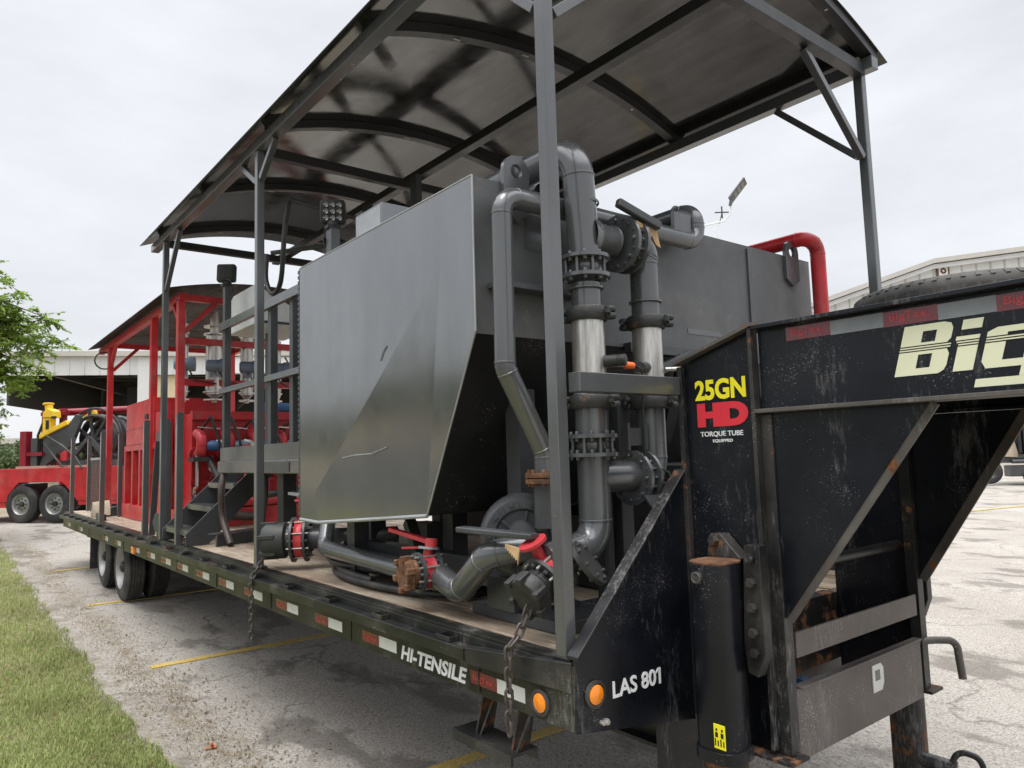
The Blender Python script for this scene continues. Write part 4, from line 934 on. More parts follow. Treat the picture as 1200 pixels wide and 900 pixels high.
# hoses
def hose(label, pts, r, mat, sub=5):
    P_ = [V(p) for p in pts]; out_ = []
    for i in range(len(P_)-1):
        p0, p1, p2, p3 = P_[max(i-1, 0)], P_[i], P_[i+1], P_[min(i+2, len(P_)-1)]
        for k in range(sub):
            t_ = k/sub; out_.append(.5*((2*p1)+(p2-p0)*t_+(2*p0-5*p1+4*p2-p3)*t_*t_+(3*p1-p0-3*p2+p3)*t_**3))
    out_.append(P_[-1]); mb = MB(); mb.sweep(out_, r, 12); return tag(mb.build('hose', mat, None, loc=P_[0]), label, 'hose')
hose('brown black hose dropping from platform edge in front of the stair', [(-5.02, .31, 1.62), (-4.98, .27, 1.45), (-5.0, .29, 1.2), (-4.80, .30, .97)], .030, M['hosebrown'])
hose('black hose hanging below platform behind the second roof post', [(-4.25, .40, 1.62), (-4.28, .42, 1.4), (-4.45, .45, 1.15), (-4.62, .5, .98)], .026, M['hose'])
hose('thick black hose sweeping from red skid towards the stair', [(-7.05, .75, 1.75), (-6.75, .8, 1.5), (-6.35, .9, 1.38), (-5.9, 1.0, 1.34), (-5.5, 1.2, 1.40)], .038, M['hose'])
hose('black hose lying at the foot of the red skid by the post', [(-6.9, 1.2, 1.05), (-6.6, .6, 1.12), (-6.35, .25, 1.08), (-6.3, .15, 1.0)], .05, M['hosebrown'])
cp = []
for k in range(40):
    a = .55+k*.27; rr = .42-.001*k; cp.append((-1.95+rr*1.9*math.cos(a), .42+rr*.62*math.sin(a), DZ+.03+.022*(k//23)))
hose('black hose lying in a flat coil on the deck beneath the tank', [(-2.52, .32, 1.15), (-2.50, .22, 1.04)]+cp, .020, M['hose'], 3)
hose('looped black cables hanging from a bracket below the roof', [(-3.96, .32, 3.42), (-3.93, .30, 3.2), (-3.78, .3, 3.05), (-3.60, .3, 3.12), (-3.52, .3, 3.5), (-3.5, .33, 3.75)], .020, M['hose'])
mb = MB(); mb.box((-4.1, 1.25, 3.55), (-2.9, 1.75, 3.62)); mb.box((-3.95, 1.2, 3.62), (-3.85, 1.25, 4.0)); mb.box((-3.1, 1.2, 3.62), (-3.0, 1.25, 4.0)); mb.cyl((-3.9, .33, 3.42), (-3.3, 1.3, 3.58), .02, 8); mb.cyl((-3.5, .33, 3.76), (-3.3, 1.3, 3.60), .02, 8)
tag(mb.build('cable_bracket', M['gray_dark'], None, loc=(-3.5, 1.5, 3.5)), 'dark cable bracket hung beneath the roof above platform', 'bracket')

# work lights
def worklight(label, p, d, pole_z, pole):
    t = thing('work_light', label, 'work light', (p[0], p[1], pole_z), 'square work lights on posts')
    p = V(p); x, y, d = frame(d)
    mb = MB(); mb.bar(p-d*.05, p+d*.03, .175, .175); hs = mb.build('lamp_housing', M['rubber'], t, bevel=.022)
    for i in range(3):
        for j in range(3):
            mb = MB(); mb.lathe(p+d*.031+x*(i-1)*.046+y*(j-1)*.046, d, [(0, .0185), (.006, .019), (.001, .010), (.004, .007), (.004, 0)], 12, False); mb.build('led_lens', M['ledlens'], hs)
    mb = MB(); mb.bar(p-d*.055, p-d*.034, .13, .12); mb.build('cooling_block', M['rubber'], hs, bevel=.006)
    mb = MB(); mb.cyl((p.x, p.y, p.z-.10), (p.x, p.y, p.z-.07), .04, 16); mb.bar((p.x, p.y, p.z-.125), (p.x, p.y, p.z-.10), .06, .10, up=(0, 1, 0)); mb.build('lamp_bracket', M['castiron'], t)
    if pole: mb = MB(); mb.box((p.x-.04, p.y-.035, pole_z), (p.x+.04, p.y+.035, p.z-.125)); mb.build('lamp_post', M['gray'], t, bevel=.005)
    mb = MB(); mb.sweep([p-d*.04-y*.05, p-d*.08-y*.10-x*.06, p-y*.20-x*.07, p-y*.26-x*.05], .006, 8); mb.build('lamp_cable', M['hose'], t)
    return t
worklight('square work light with visible lenses on a post above the tank edge', (-2.70, .33, 3.43), (.86, -.5, -.10), 1.713, True)
worklight('square black work light seen from behind atop the platform rail post', (-5.05, .33, 3.49), (-.80, .55, -.1), 3.365, False)

# white control cabinet above the platform
C_ = thing('control_cabinet', 'white metal cabinet with sloping top behind the platform guard rail', 'cabinet', (-5.1, .7, 1.713))
mb = MB(); mb.prism([(-5.55, .50, 2.98), (-5.55, 1.08, 2.965), (-5.55, 1.08, 3.05), (-5.55, .50, 3.36)], (.80, 0, 0)); cab = mb.build('cabinet_body', M['cabwhite'], C_, bevel=.012)
mb = MB(); mb.box((-5.2, .75, 1.713), (-5.12, .83, 2.965)); mb.build('cabinet_leg', M['gray_dark'], C_)
mb = MB(); mb.sweep([(-4.735, .55, 3.0), (-4.735, .98, 3.0), (-4.735, .98, 3.2)], .012, 8); mb.build('hook_bar', M['gray_dark'], C_)

# ------------------------------------------------------------------ STAKES
mb = MB(); mb.add([(-.03, -.03, 0), (.03, -.03, 0), (.03, .03, 0), (-.03, .03, 0), (-.03, -.03, 1.21), (.03, -.03, 1.25), (.03, .03, 1.25), (-.03, .03, 1.21)], [(0, 3, 2, 1), (4, 5, 6, 7), (0, 1, 5, 4), (1, 2, 6, 5), (2, 3, 7, 6), (3, 0, 4, 7)])
stk = mb.build('stake', M['gray'], None, bevel=.003); first = True
for x, y, lb in ((-5.50, .035, 'gray square steel stake standing at the foot of the stair'), (-6.88, .035, 'gray slant-topped steel stake just left of the rear roof post'), (-6.55, .16, 'gray steel stake close beside the rear roof post on its right'), (-7.15, .33, 'gray slant-topped steel stake between rear roof post and the red skid'),
                 (-9.55, .05, 'gray steel stake in front of the red skid above the wheels'), (-10.26, .40, 'gray steel stake near the wooden chock beside the red panel'), (-12.25, .05, 'outermost gray steel stake at the rear end of the deck'), (-12.5, .33, 'gray steel stake near the trailer tail in front of the hose reel')):
    o = stk if first else stk.copy()
    if not first: COL.objects.link(o)
    first = False; o.location = (x, y, DZ-.01); tag(o, lb, 'stake', 'steel stakes along the deck edge')
mb = MB(); mb.bar((-6.72, .07, DZ), (-6.62, .10, 1.95), .06, .03); tag(mb.build('steel_flat_bar', M['gray_dark'], None, loc=(-6.7, .08, DZ)), 'dark flat steel bar leaning against the rear roof post', 'steel bar')
mb = MB(); mb.box((-10.2, .08, DZ), (-9.6, .12, DZ+.08)); tag(mb.build('steel_tube', M['gray_dark'], None, loc=(-9.9, .1, DZ)), 'short dark steel tube lying between two stakes on deck', 'steel tube')
mb = MB(); mb.lathe((-6.36, .06, 1.10), (.2, -1, 0), [(0, .11), (.02, .11)], 6); mb.box((-6.42, .05, DZ), (-6.3, .08, 1.05)); tag(mb.build('steel_bracket', M['gray_dark'], None, loc=(-6.36, .07, DZ)), 'dark hexagonal steel bracket at base of the rear roof post', 'bracket')
mb = MB(); mb.prism([(-10.75, .10, DZ), (-10.50, .10, DZ), (-10.55, .10, DZ+.16), (-10.62, .10, DZ+.22)], (.05, .22, .02)); tag(mb.build('wheel_chock', M['chock'], None, loc=(-10.6, .2, DZ), bevel=.006), 'pale wooden wedge chock on the deck between stakes', 'wheel chock')
mb = MB(); mb.lathe((-10.5, .42, DZ), (-1, 0, 0), [(0, .14), (.25, .14)], 24); tag(mb.build('rubber_chock', M['rubber'], None, loc=(-10.6, .42, DZ)), 'black round rubber bumper on the deck behind the wooden chock', 'chock')
mb = MB()
for k in range(11): mb.box((-12.1+.09*k, .30, DZ), (-12.085+.09*k, .31, 1.80))
for k in range(12): mb.box((-12.1, .311, 1.0+.07*k), (-11.19, .319, 1.01+.07*k))
mb.box((-12.12, .29, 1.80), (-11.18, .33, 1.84)); tag(mb.build('mesh_panel', M['gray'], None, loc=(-11.6, .3, DZ)), 'gray steel mesh gate panel standing at rear of deck', 'panel')

# ------------------------------------------------------------------ RED MANIFOLD SKID WITH ITS OWN ROOF
Q = thing('manifold_skid', 'red steel metering skid with its own dark arched roof on the rear deck', 'equipment skid', (-9, 1.3, DZ))
sy0, sy1 = .40, 2.35
mb = MB(); mb.box((-10.1, sy0, DZ), (-6.95, sy1, DZ+.20)); mb.box((-9.95, sy0-.003, DZ+.06), (-9.85, sy0+.05, DZ+.15)); mb.build('skid_base', M['red'], Q, bevel=.008)
mb = MB(); mb.box((-9.93, sy0+.01, 1.98), (-8.30, sy0+.9, 2.57)); bx = mb.build('engine_cover', M['red'], Q, bevel=.01)
mb = MB(); mb.box((-9.93, sy0+.008, 2.20), (-8.30, sy0+.0095, 2.206)); mb.box((-8.6, sy0-.03, 2.30), (-8.45, sy0+.009, 2.36)); mb.build('cover_fitting', M['castiron'], bx)
mb = MB()
for x in (-10.05, -9.55, -9.1, -8.55, -8.2): mb.box((x, sy0+.01, DZ+.2), (x+.08, sy0+.10, 1.98))
mb.box((-10.05, sy0+.012, 1.9), (-8.12, sy0+.09, 1.98)); mb.build('side_frame', M['red'], Q, bevel=.005)
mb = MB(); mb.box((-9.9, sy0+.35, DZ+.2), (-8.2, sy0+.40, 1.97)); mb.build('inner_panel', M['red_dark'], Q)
mb = MB(); mb.box((-8.2, sy0+.02, DZ+.2), (-7.75, sy0+.12, 2.36)); mb.build('side_panel', M['red'], Q, bevel=.006)
mb = MB(); mb.pipe([(-9.0, sy0+.12, 1.9), (-9.0, sy0+.10, 1.30), (-8.5, sy0+.10, 1.22)], .035, .06, 14); mb.pipe([(-9.4, sy0+.12, 1.9), (-9.4, sy0+.12, 1.4)], .045, .05, 14); mb.build('hydraulic_pipe', M['sight'], Q)
mb = MB()
for z in (1.85, 1.60, 1.40): mb.box((-9.08, sy0+.05, z), (-8.75, sy0+.14, z+.05))
build_split(mb, 'pipe_clamp_block', M['white'], Q, .004)
mb = MB()
for k in range(16): mb.torus((-10.2, sy0+.10, 1.2+.05*k), (0, 0, 1), .06, .012, 14, 5)
mb.build('coil_spring_hose', M['hose'], Q)
# manifold tank across the front
mb = MB(); mb.box((-8.2, .62, DZ+.2), (-7.30, sy1, 2.30)); tk = mb.build('manifold_tank', M['red'], Q, bevel=.01)
mb = MB(); mb.box((-7.30, .60, 2.22), (-7.20, sy1, 2.32)); mb.box((-7.30, .60, 1.78), (-7.22, sy1, 1.82)); mb.box((-7.30, .60, 1.45), (-7.25, sy1, 1.50)); mb.box((-7.30, .60, 1.20), (-7.2, sy1, 1.30)); mb.build('tank_stiffener', M['red'], tk, bevel=.005)
for i, y in enumerate((.66, .98, 1.30, 1.62, 1.95)):
    mb = MB(); mb.pipe([(-7.24, y, 1.80), (-7.05, y, 1.80), (-7.0, y, 2.0), (-7.2, y, 2.05)], .06, .08, 16); mb.lathe((-7.2, y, 1.80), (1, 0, 0), [(0, .10), (.03, .10)], 20); u1 = mb.build('outlet_elbow', M['redvalve'], Q)
    mb = MB(); mb.lathe((-7.02, y+.06, 1.90), (.3, 1, 0), [(0, .05), (.05, .065), (.15, .065), (.18, .04)], 18); mb.build('actuator_cap', M['bluecap'] if i % 2 == 0 else M['blue'], u1)
    mb = MB(); mb.pipe([(-6.98, y+.16, 1.95), (-6.93, y+.24, 1.93), (-6.93, y+.27, 1.75)], .028, .05, 12); mb.bar((-7.0, y-.05, 2.12), (-7.0, y+.2, 2.10), .03, .012); mb.build('chrome_elbow', M['stainless'], u1)
    mb = MB(); mb.box((-7.2, y-.10, 1.72), (-6.98, y+.06, 1.77)); mb.lathe((-7.12, y+.12, 1.92), (1, 0, 0), [(0, .04), (.06, .04)], 10); mb.build('valve_flange', M['castiron'], u1)
# flow meter tubes with transmitter heads
for y, r_, hd in ((.60, .055, 1), (.97, .105, 1), (1.38, .08, 1), (1.78, .055, 1), (2.12, .07, 1)):
    x = -7.62
    mb = MB(); mb.cyl((x, y, 2.62), (x, y, 3.30), r_, 22); mb.lathe((x, y, 2.46), (0, 0, 1), [(0, .03), (.05, .03), (.10, r_*.9), (.16, r_*.9)], 18); mb.cyl((x, y, 3.30), (x, y, 3.62), r_*.55, 14)
    for z in (2.48, 2.58, 3.32, 3.42): mb.lathe((x, y, z), (0, 0, 1), [(0, r_*.7), (0, r_*1.25), (.018, r_*1.25), (.018, r_*.7)], 20)
    ft = mb.build('flow_meter', M['stainless'], Q)
    mb = MB(); e = V((.55, .35, 0)).normalized(); q = V((x+.20, y-.16, 2.90)); mb.lathe(q, (.35, .94, 0), [(0, .055), (.02, .075), (.16, .075), (.165, .088), (.24, .088), (.245, .06)], 20); mb.cyl(q+V((.03, .06, -.07)), q+V((.03, .06, -.14)), .018, 8); mb.cyl(q+V((.05, .12, -.07)), q+V((.05, .12, -.14)), .018, 8); mb.cyl((x, y, 2.9), q+V((.03, .08, 0)), .03, 8)
    mb.build('transmitter_head', M['blue'], ft)
mb = MB(); mb.box((-7.60, .5, 3.17), (-7.50, sy1, 3.25)); mb.box((-7.60, .5, 2.66), (-7.52, sy1, 2.74)); mb.build('meter_rack', M['red'], Q, bevel=.004)
# pipework behind
mb = MB()
for y in (1.05, 1.55, 2.05): mb.pipe([(-6.9, y, 1.25), (-6.6, y, 1.25), (-6.6, y, 1.9)], .04, .06, 12)
mb.cyl((-6.6, .9, 1.25), (-6.6, 2.3, 1.25), .05, 14); mb.build('red_header', M['redvalve'], Q)
mb = MB(); mb.pipe([(-6.75, 1.3, 2.35), (-6.75, 2.3, 2.35)], .05, .1, 12); mb.lathe((-6.75, 1.75, 2.35), (0, 1, 0), [(0, .09), (.05, .1), (.18, .1), (.22, .07)], 18); mb.build('blue_motor', M['bluecap'], Q)
# gauges, hand wheels, small pipes and cables on the skid
random.seed(21)
for i in range(10):
    y = .62+.175*i; z = random.uniform(1.35, 1.7); x = -7.16
    mb = MB(); mb.pipe([(x, y, DZ+.2), (x, y, z), (x+.10, y, z), (x+.10, y, z+random.uniform(.2, .55))], .018, .03, 8, False); sp_ = mb.build('small_pipe', random.choice([M['redvalve'], M['gray'], M['stainless'], M['red_dark']]), Q)
    if i % 2 == 0:
        mb = MB(); mb.torus((x+.10, y, z-.1), (1, .2, 0), .05, .008, 14, 5); mb.bar((x+.10, y-.05, z-.1), (x+.10, y+.05, z-.1), .01, .01); mb.cyl((x, y, z-.1), (x+.1, y, z-.1), .010, 6); mb.build('hand_wheel', M['castiron'], sp_)
    else:
        mb = MB(); mb.lathe((x+.11, y, z+.12), (1, -.3, 0), [(0, .035), (.02, .045), (.03, .045), (.03, .038), (.026, .036), (.026, 0)], 16); mb.build('gauge', M['whitetape'], sp_)
for i in range(7):
    y = .7+.24*i; mb = MB(); mb.sweep([(-7.18, y, 2.1), (-6.98, y+.05, 2.25-.02*i), (-6.9, y+.12, 1.95), (-7.0, y+.2, 1.6), (-7.15, y+.24, 1.5)], .016, 7); mb.build('loop_hose', M['hose'], Q)
for i in range(6):
    x = -9.7+.25*i; mb = MB(); mb.pipe([(x, sy0+.2, DZ+.22), (x, sy0+.16, 1.3+.08*i), (x+.14, sy0+.16, 1.4+.06*i), (x+.14, sy0+.22, 1.92)], .022, .04, 8, False); mb.build('small_pipe', random.choice([M['gray_dark'], M['redvalve'], M['castiron'], M['stainless']]), Q)
mb = MB(); mb.box((-8.05, sy0-.005, 1.75), (-7.85, sy0+.019, 2.1)); mb.build('control_panel', M['gray_dark'], Q, bevel=.004)
for i in range(5):
    mb = MB(); mb.sweep([(-7.55, .62+.36*i, 2.95), (-7.5, .66+.36*i, 2.80), (-7.46, .70+.36*i, 2.72), (-7.45, .95+.3*i, 2.68)], .010, 6); mb.build('signal_cable', M['hose'], Q)
# its roof
rz = 3.62
for x in (-11.30, -8.36, -7.05):
    for y in (sy0+.02, sy1):
        mb = MB(); mb.box((x-.05, y-.04, DZ+.2 if x > -10.5 else DZ), (x+.05, y+.04, rz)); mb.build('skid_post', M['red'], Q, bevel=.004)
for y in (sy0+.02, sy1):
    mb = MB(); mb.box((-12.15, y-.04, rz-.02), (-6.95, y+.04, rz+.07)); mb.build('skid_eave_beam', M['red'], Q, bevel=.004)
for x in (-11.3, -7.05):
    mb = MB(); mb.box((x-.035, sy0+.06, rz-.01), (x+.035, sy1-.04, rz+.065)); mb.bar((x, sy0+.06, rz-.38), (x, sy0+.42, rz), .05, .05); mb.bar((x, sy1-.04, rz-.3), (x, sy1-.32, rz), .05, .05); mb.build('skid_tie_beam', M['red'], Q, bevel=.003)
mb = MB(); mb.bar((-11.3, sy0+.02, rz-.36), (-10.85, sy0+.02, rz), .05, .05); mb.bar((-7.05, sy0+.02, rz-.3), (-7.35, sy0+.02, rz), .05, .05); mb.build('skid_brace', M['red'], Q)
def arch2(y): u_ = (y-1.375)/1.15; return rz+.072+.15*(1-u_*u_)
ys2 = [.25+2.25*k/16 for k in range(17)]
mb = MB()
for x in (-6.85, -12.35):
    for dz in (0, .012):
        for y in ys2: mb.v.append(V((x, y, arch2(y)+dz)))
for k in range(16): mb.f += [(k, k+1, 34+k+1, 34+k), (17+k+1, 17+k, 51+k, 51+k+1), (k+1, k, 17+k, 17+k+1), (34+k, 34+k+1, 51+k+1, 51+k)]
mb.f += [(0, 34, 51, 17), (16, 33, 67, 50)]; mb.build('skid_roof_sheet', M['skidroof'], Q)
mb = MB(); mb.torus((-11.75, .40, 3.45), (1, 0, 0), .14, .012, 20, 6); mb.build('cable_loop', M['hose'], Q)

# ------------------------------------------------------------------ SPARE TYRE ON THE NECK
mb = MB(); sc = V((.92, 1.24, 0)); prof = [(0, .24), (0, .31), (.012, .36), (.03, .385), (.05, .392), (.185, .392), (.205, .385), (.222, .36), (.235, .31), (.235, .24)]
ST = thing('spare_tyre', 'spare tyre lying flat on top of the gooseneck beam', 'tyre', (sc.x, sc.y, 2.044))
mb.lathe((sc.x, sc.y, 2.044), (0, 0, 1), prof, 56, False); tyr = mb.build('tyre', M['rubber'], ST)
mb = MB()
for k in range(56):
    a = 2*math.pi*k/56; e = V((math.cos(a), math.sin(a), 0)); mb.bar(sc+e*.362+V((0, 0, 2.264)), sc+e*.386+V((0, 0, 2.248)), .014, .006)
    a += .056; e = V((math.cos(a), math.sin(a), 0)); mb.bar(sc+e*.3915+V((0, 0, 2.11)), sc+e*.3915+V((0, 0, 2.225)), .028, .006, up=e)
mb.build('tread_block', M['rubber'], tyr)
mb = MB(); mb.lathe((sc.x, sc.y, 2.05), (0, 0, 1), [(.01, .245), (.06, .22), (.07, .10), (.07, 0)], 32, False); mb.build('rim', M['rimgray'], ST)

# ------------------------------------------------------------------ BACKGROUND: red trailer, pulling machine, hose reel
def D(d, x, y):       # a spot seen at photo pixel (x, y), d metres out
    return camo.matrix_world.translation+(cr_*((x-600)/861.1)-cu_*((y-450)/861.1)+cf_)*d
def xform(loc, rz, pts=None):
    m = Matrix.Translation(V(loc)) @ Matrix.Rotation(rz, 4, 'Z'); return m
class LMB(MB):        # builds in a local frame, then places it
    pass
def place(mb, m): mb.v = [m @ p for p in mb.v]; return mb
bl = D(19.5, 33, 612); BZ = bl.z; mB = xform(bl, R(40))
RT = thing('equipment_trailer', 'red tandem axle equipment trailer parked on the dirt behind the flatbed', 'trailer', bl)
def bp(name, mb, mat, parent=RT, bevel=0): return place(mb, mB).build(name, mat, parent, bevel)
mb = MB(); pr = [(-.72, .55), (-.72, 1.42), (3.6, 1.42), (3.6, .55), (1.72, .55), (1.50, .80), (1.25, 1.05), (-.10, 1.05), (-.42, .72), (-.45, .55)]
mb.prism([(x, -.25, z) for x, z in pr], (0, .06, 0)); mb.prism([(x, 1.75, z) for x, z in pr], (0, .06, 0)); bp('side_panel', mb, M['red'], bevel=.01)
mb = MB(); mb.box((-.72, -.188, 1.36), (3.6, 1.748, 1.41)); mb.box((-2.2, -.22, .40), (-.5, 1.75, .62)); mb.box((1.75, -.25, .45), (3.6, -.19, .54)); bp('trailer_bed', mb, M['red'])
for x in (0, 1.03):
    for y in (-.12, 1.68):
        mb = MB(); mb.lathe((x, y, .485), (0, 1, 0), wheel_meshes(.485, .27, .27), 40, False); wh = bp('wheel', mb, M['rubber'])
        mb = MB(); mb.lathe((x, y, .485), (0, 1, 0), [(-.137, .276), (-.11, .25), (-.06, .235), (-.05, .20), (-.085, .15), (-.09, .0)], 32, False); bp('rim', mb, M['rimgray'], wh)
        mb = MB(); mb.lathe((x, y-.085, .485), (0, -1, 0), [(0, .075), (.05, .07), (.06, 0)], 16, False); mb.bolts((x, y-.085, .485), (0, -1, 0), .14, 8, .02, .03); bp('hub', mb, M['black_worn'], wh)
mb = MB()
for x in (0, 1.03): mb.cyl((x, 0, .485), (x, 1.6, .485), .06, 12)
bp('axle', mb, M['black_worn'])
mb = MB(); mb.box((-.35, -.1, 1.42), (1.15, .15, 1.48)); mb.box((1.3, -.1, 1.42), (2.0, .1, 1.47)); [bp('timber', m_, M['chock']) for m_ in (MB().box((-.35, -.1, 1.42), (1.15, .15, 1.48)), MB().box((1.3, -.1, 1.42), (2.0, .1, 1.47)))]
# red frame rack
FR = thing('rack_frame', 'red tubular rack frame with hoses standing on the far trailer', 'rack', mB @ V((-.2, .6, 1.42)))
def fp(name, mb, mat, parent, bevel=0):
    m = mB.copy()
    if parent.name == 'injector_machine': m = mB @ Matrix.Translation((.45-.75, 0, -.22)) @ Matrix.Diagonal((.62, 1, 1, 1)) @ Matrix.Translation((-.45, 0, 0)) @ Matrix.Translation((.25, 0, 0))
    if parent.name == 'hose_reel': m = mB @ Matrix.Translation((-1.45, 0, 0))
    return place(mb, m).build(name, mat, parent, bevel)
mb = MB(); mb.box((-.45, .1, 1.42), (-.25, .3, 2.42)); mb.box((.0, .4, 1.42), (.12, .5, 2.95)); mb.box((-.25, .12, 1.75), (.25, .25, 1.85)); mb.cyl((-.15, .9, 2.95), (2.4, .9, 2.95), .10, 14); mb.cyl((-.15, .6, 1.5), (-.15, .6, 3.0), .08, 12); mb.cyl((.35, .7, 1.5), (.35, .7, 3.05), .1, 12); mb.box((-.2, .5, 2.85), (.6, .65, 2.95)); fp('frame_tube', mb, M['red_dark'], FR)
mb = MB()
for k in range(4): mb.sweep([(-.1+.15*k, .35, 1.5), (-.05+.12*k, .3, 1.9), (-.12+.15*k, .35, 2.3), (.05+.1*k, .4, 2.8)], .035, 8)
fp('hose_bundle', mb, M['hose'], FR)
# yellow and black injector
YM = thing('injector_machine', 'yellow and black angled machine mounted on the far red trailer', 'machine', mB @ V((1.1, .5, 1.42)))
mb = MB(); mb.prism([(.75, .2, 1.5), (1.0, .2, 2.0), (1.0, .2, 2.45), (2.2, .2, 2.75), (2.62, .2, 3.05), (2.80, .2, 3.02), (2.85, .2, 2.85), (2.4, .2, 2.2), (1.25, .2, 1.75)], (0, .12, 0)); mb.box((.45, .15, 1.42), (.78, .35, 2.45)); mb.box((1.0, .1, 1.42), (2.3, .5, 1.55)); fp('black_arm', mb, M['gray_dark'], YM, .01)
mb = MB(); mb.prism([(.85, .15, 2.42), (.85, .15, 2.55), (1.15, .15, 2.62), (2.2, .15, 2.90), (2.3, .15, 2.78)], (0, .2, 0)); mb.box((1.0, .16, 2.55), (1.40, .36, 3.02)); mb.prism([(1.02, .13, 3.0), (1.62, .13, 2.98), (1.58, .13, 3.16), (1.30, .13, 3.24), (1.05, .13, 3.15)], (0, .26, 0)); mb.cyl((1.20, .26, 3.1), (1.14, .26, 3.36), .12, 14); mb.lathe((1.13, .26, 3.34), (-.1, 0, 1), [(0, .17), (.05, .17)], 16); mb.prism([(2.75, .36, 3.0), (3.25, .36, 3.16), (3.30, .36, 3.05), (2.9, .36, 2.86)], (0, .16, 0)); fp('yellow_housing', mb, M['yellow'], YM, .02)
mb = MB(); mb.box((1.18, .148, 2.68), (1.34, .155, 2.92)); mb.box((1.5, .12, 2.96), (1.66, .2, 3.02)); fp('opening', mb, M['blackprint'], YM)
mb = MB(); mb.sweep([(1.3, .1, 2.5), (2.6, -.2, 2.2), (3.4, -.3, 1.9), (3.8, -.35, 1.6)], .03, 8); mb.sweep([(1.2, .1, 2.3), (2.1, -.1, 1.9), (2.9, -.2, 1.5)], .025, 8); mb.sweep([(1.5, .1, 1.6), (1.9, .1, 2.0), (1.7, .1, 1.5)], .04, 8); fp('machine_cable', mb, M['hose'], YM)
mb = MB(); mb.box((1.3, .3, 1.55), (1.6, .5, 1.9)); mb.box((1.9, .2, 1.56), (2.2, .5, 2.1)); fp('red_pump', mb, M['redvalve'], YM)
# hose reel
HR = thing('hose_reel', 'large black spoked hose reel wound with thick black hose', 'hose reel', mB @ V((3.2, .9, 1.42)))
rc = V((3.10, .35, 2.12))
mb = MB(); mb.torus(rc, (0, 1, 0), .86, .03, 44, 8); mb.torus(rc, (0, 1, 0), .66, .045, 44, 8); mb.lathe(rc-V((0, .03, 0)), (0, 1, 0), [(0, .12), (.1, .12)], 20)
for k in range(8):
    a = 2*math.pi*k/8+.2; mb.bar(rc+V((math.cos(a)*.1, 0, math.sin(a)*.1)), rc+V((math.cos(a)*.86, 0, math.sin(a)*.86)), .08, .05, up=(0, 1, 0))
mb.torus(rc+V((0, 2.3, 0)), (0, 1, 0), .86, .035, 44, 8); fp('reel_flange', mb, M['hose'], HR)
mb = MB(); mb.lathe(rc+V((0, .06, 0)), (0, 1, 0), [(0, .3), (2.2, .3)], 24); mb.sweep([rc+V((.62*math.cos(a*.3), .12+a*.0172, .62*math.sin(a*.3))) for a in range(125)], .09, 8); fp('wound_hose', mb, M['hose'], HR)
mb = MB(); mb.box((2.2, .2, 1.42), (3.9, .32, 1.60)); mb.bar((3.05, .25, 2.2), (2.4, .25, 1.5), .1, .1); mb.bar((3.05, .25, 2.2), (3.7, .25, 1.5), .1, .1); fp('reel_stand', mb, M['gray_dark'], HR)
mb = MB(); mb.box((4.1, 1.2, 1.9), (5.4, 2.4, 2.65)); mb.box((4.2, 1.25, 1.42), (4.35, 1.4, 1.9)); mb.box((5.2, 1.25, 1.42), (5.35, 1.4, 1.9)); tag(place(mb, mB).build('yellow_crate', M['yellow'], None, .02, loc=mB @ V((4.7, 1.8, 1.42))), 'yellow crate on legs behind the red panel', 'crate')
mb = MB(); mb.box((-1.6, .6, .62), (-.75, 1.4, 1.0)); mb.box((-1.5, .55, 1.0), (-.9, .9, 1.28)); tag(place(mb, mB).build('dark_toolbox', M['gray_dark'], None, .02, loc=mB @ V((-1.2, 1, .62))), 'dark box on the tongue of the far red trailer', 'toolbox')

# ------------------------------------------------------------------ BACKGROUND BUILDINGS
def wallrib(mb, p, u_, h0, h1, n_, step, nrm, w_=.05):
    for k in range(n_):
        q = V(p)+u_*step*k; mb.bar(q+V((0, 0, h0))+nrm*.03, q+V((0, 0, h1))+nrm*.03, w_, .05, up=nrm)
ub = V((.446, .895, 0)).normalized(); nb = V((.895, -.446, 0)).normalized()       # along the shed, and out of its face towards the lot
s0 = D(40, 20, 412); base = V((s0.x, s0.y, 0))-ub*.5; gz = g(-41)
SH = thing('open_shed', 'long open sided metal shed with white ribbed fascia behind the red skid', 'shed', (base.x, base.y, gz))
zt, zb = s0.z, s0.z-1.32; Ls = 27.5
def sb(name, a, b, d0, d1, z0, z1, mat, par=SH):
    mb = MB(); P_ = base+ub*a; Q_ = base+ub*b
    mb.prism([P_+nb*d0+V((0, 0, z0)), Q_+nb*d0+V((0, 0, z0)), Q_+nb*d0+V((0, 0, z1)), P_+nb*d0+V((0, 0, z1))], -nb*(d0-d1)); return mb.build(name, mat, par)
mb = MB(); mb.prism([base+V((0, 0, zb)), base+ub*Ls+V((0, 0, zb)), base+ub*Ls+V((0, 0, zt-.28)), base+V((0, 0, zt-.28))], -nb*.1); wallrib(mb, base+ub*.05, ub, zb+.01, zt-.3, 36, .76, nb); mb.build('fascia', M['shedwhite'], SH)
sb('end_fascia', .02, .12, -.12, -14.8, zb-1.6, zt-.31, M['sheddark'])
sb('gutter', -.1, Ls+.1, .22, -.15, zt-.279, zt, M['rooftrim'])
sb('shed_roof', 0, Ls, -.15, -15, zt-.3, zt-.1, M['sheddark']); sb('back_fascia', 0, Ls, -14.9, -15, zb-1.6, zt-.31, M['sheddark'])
mb = MB()
for a in np.arange(2, Ls, 4.2): mb.bar(base+ub*a-nb*.5+V((0, 0, zb+.3)), base+ub*a-nb*14.5+V((0, 0, zb+.3)), .25, .5)
for d_ in np.arange(2, 14, 2.4): mb.bar(base-nb*d_+V((0, 0, zb+.75)), base+ub*Ls-nb*d_+V((0, 0, zb+.75)), .08, .2)
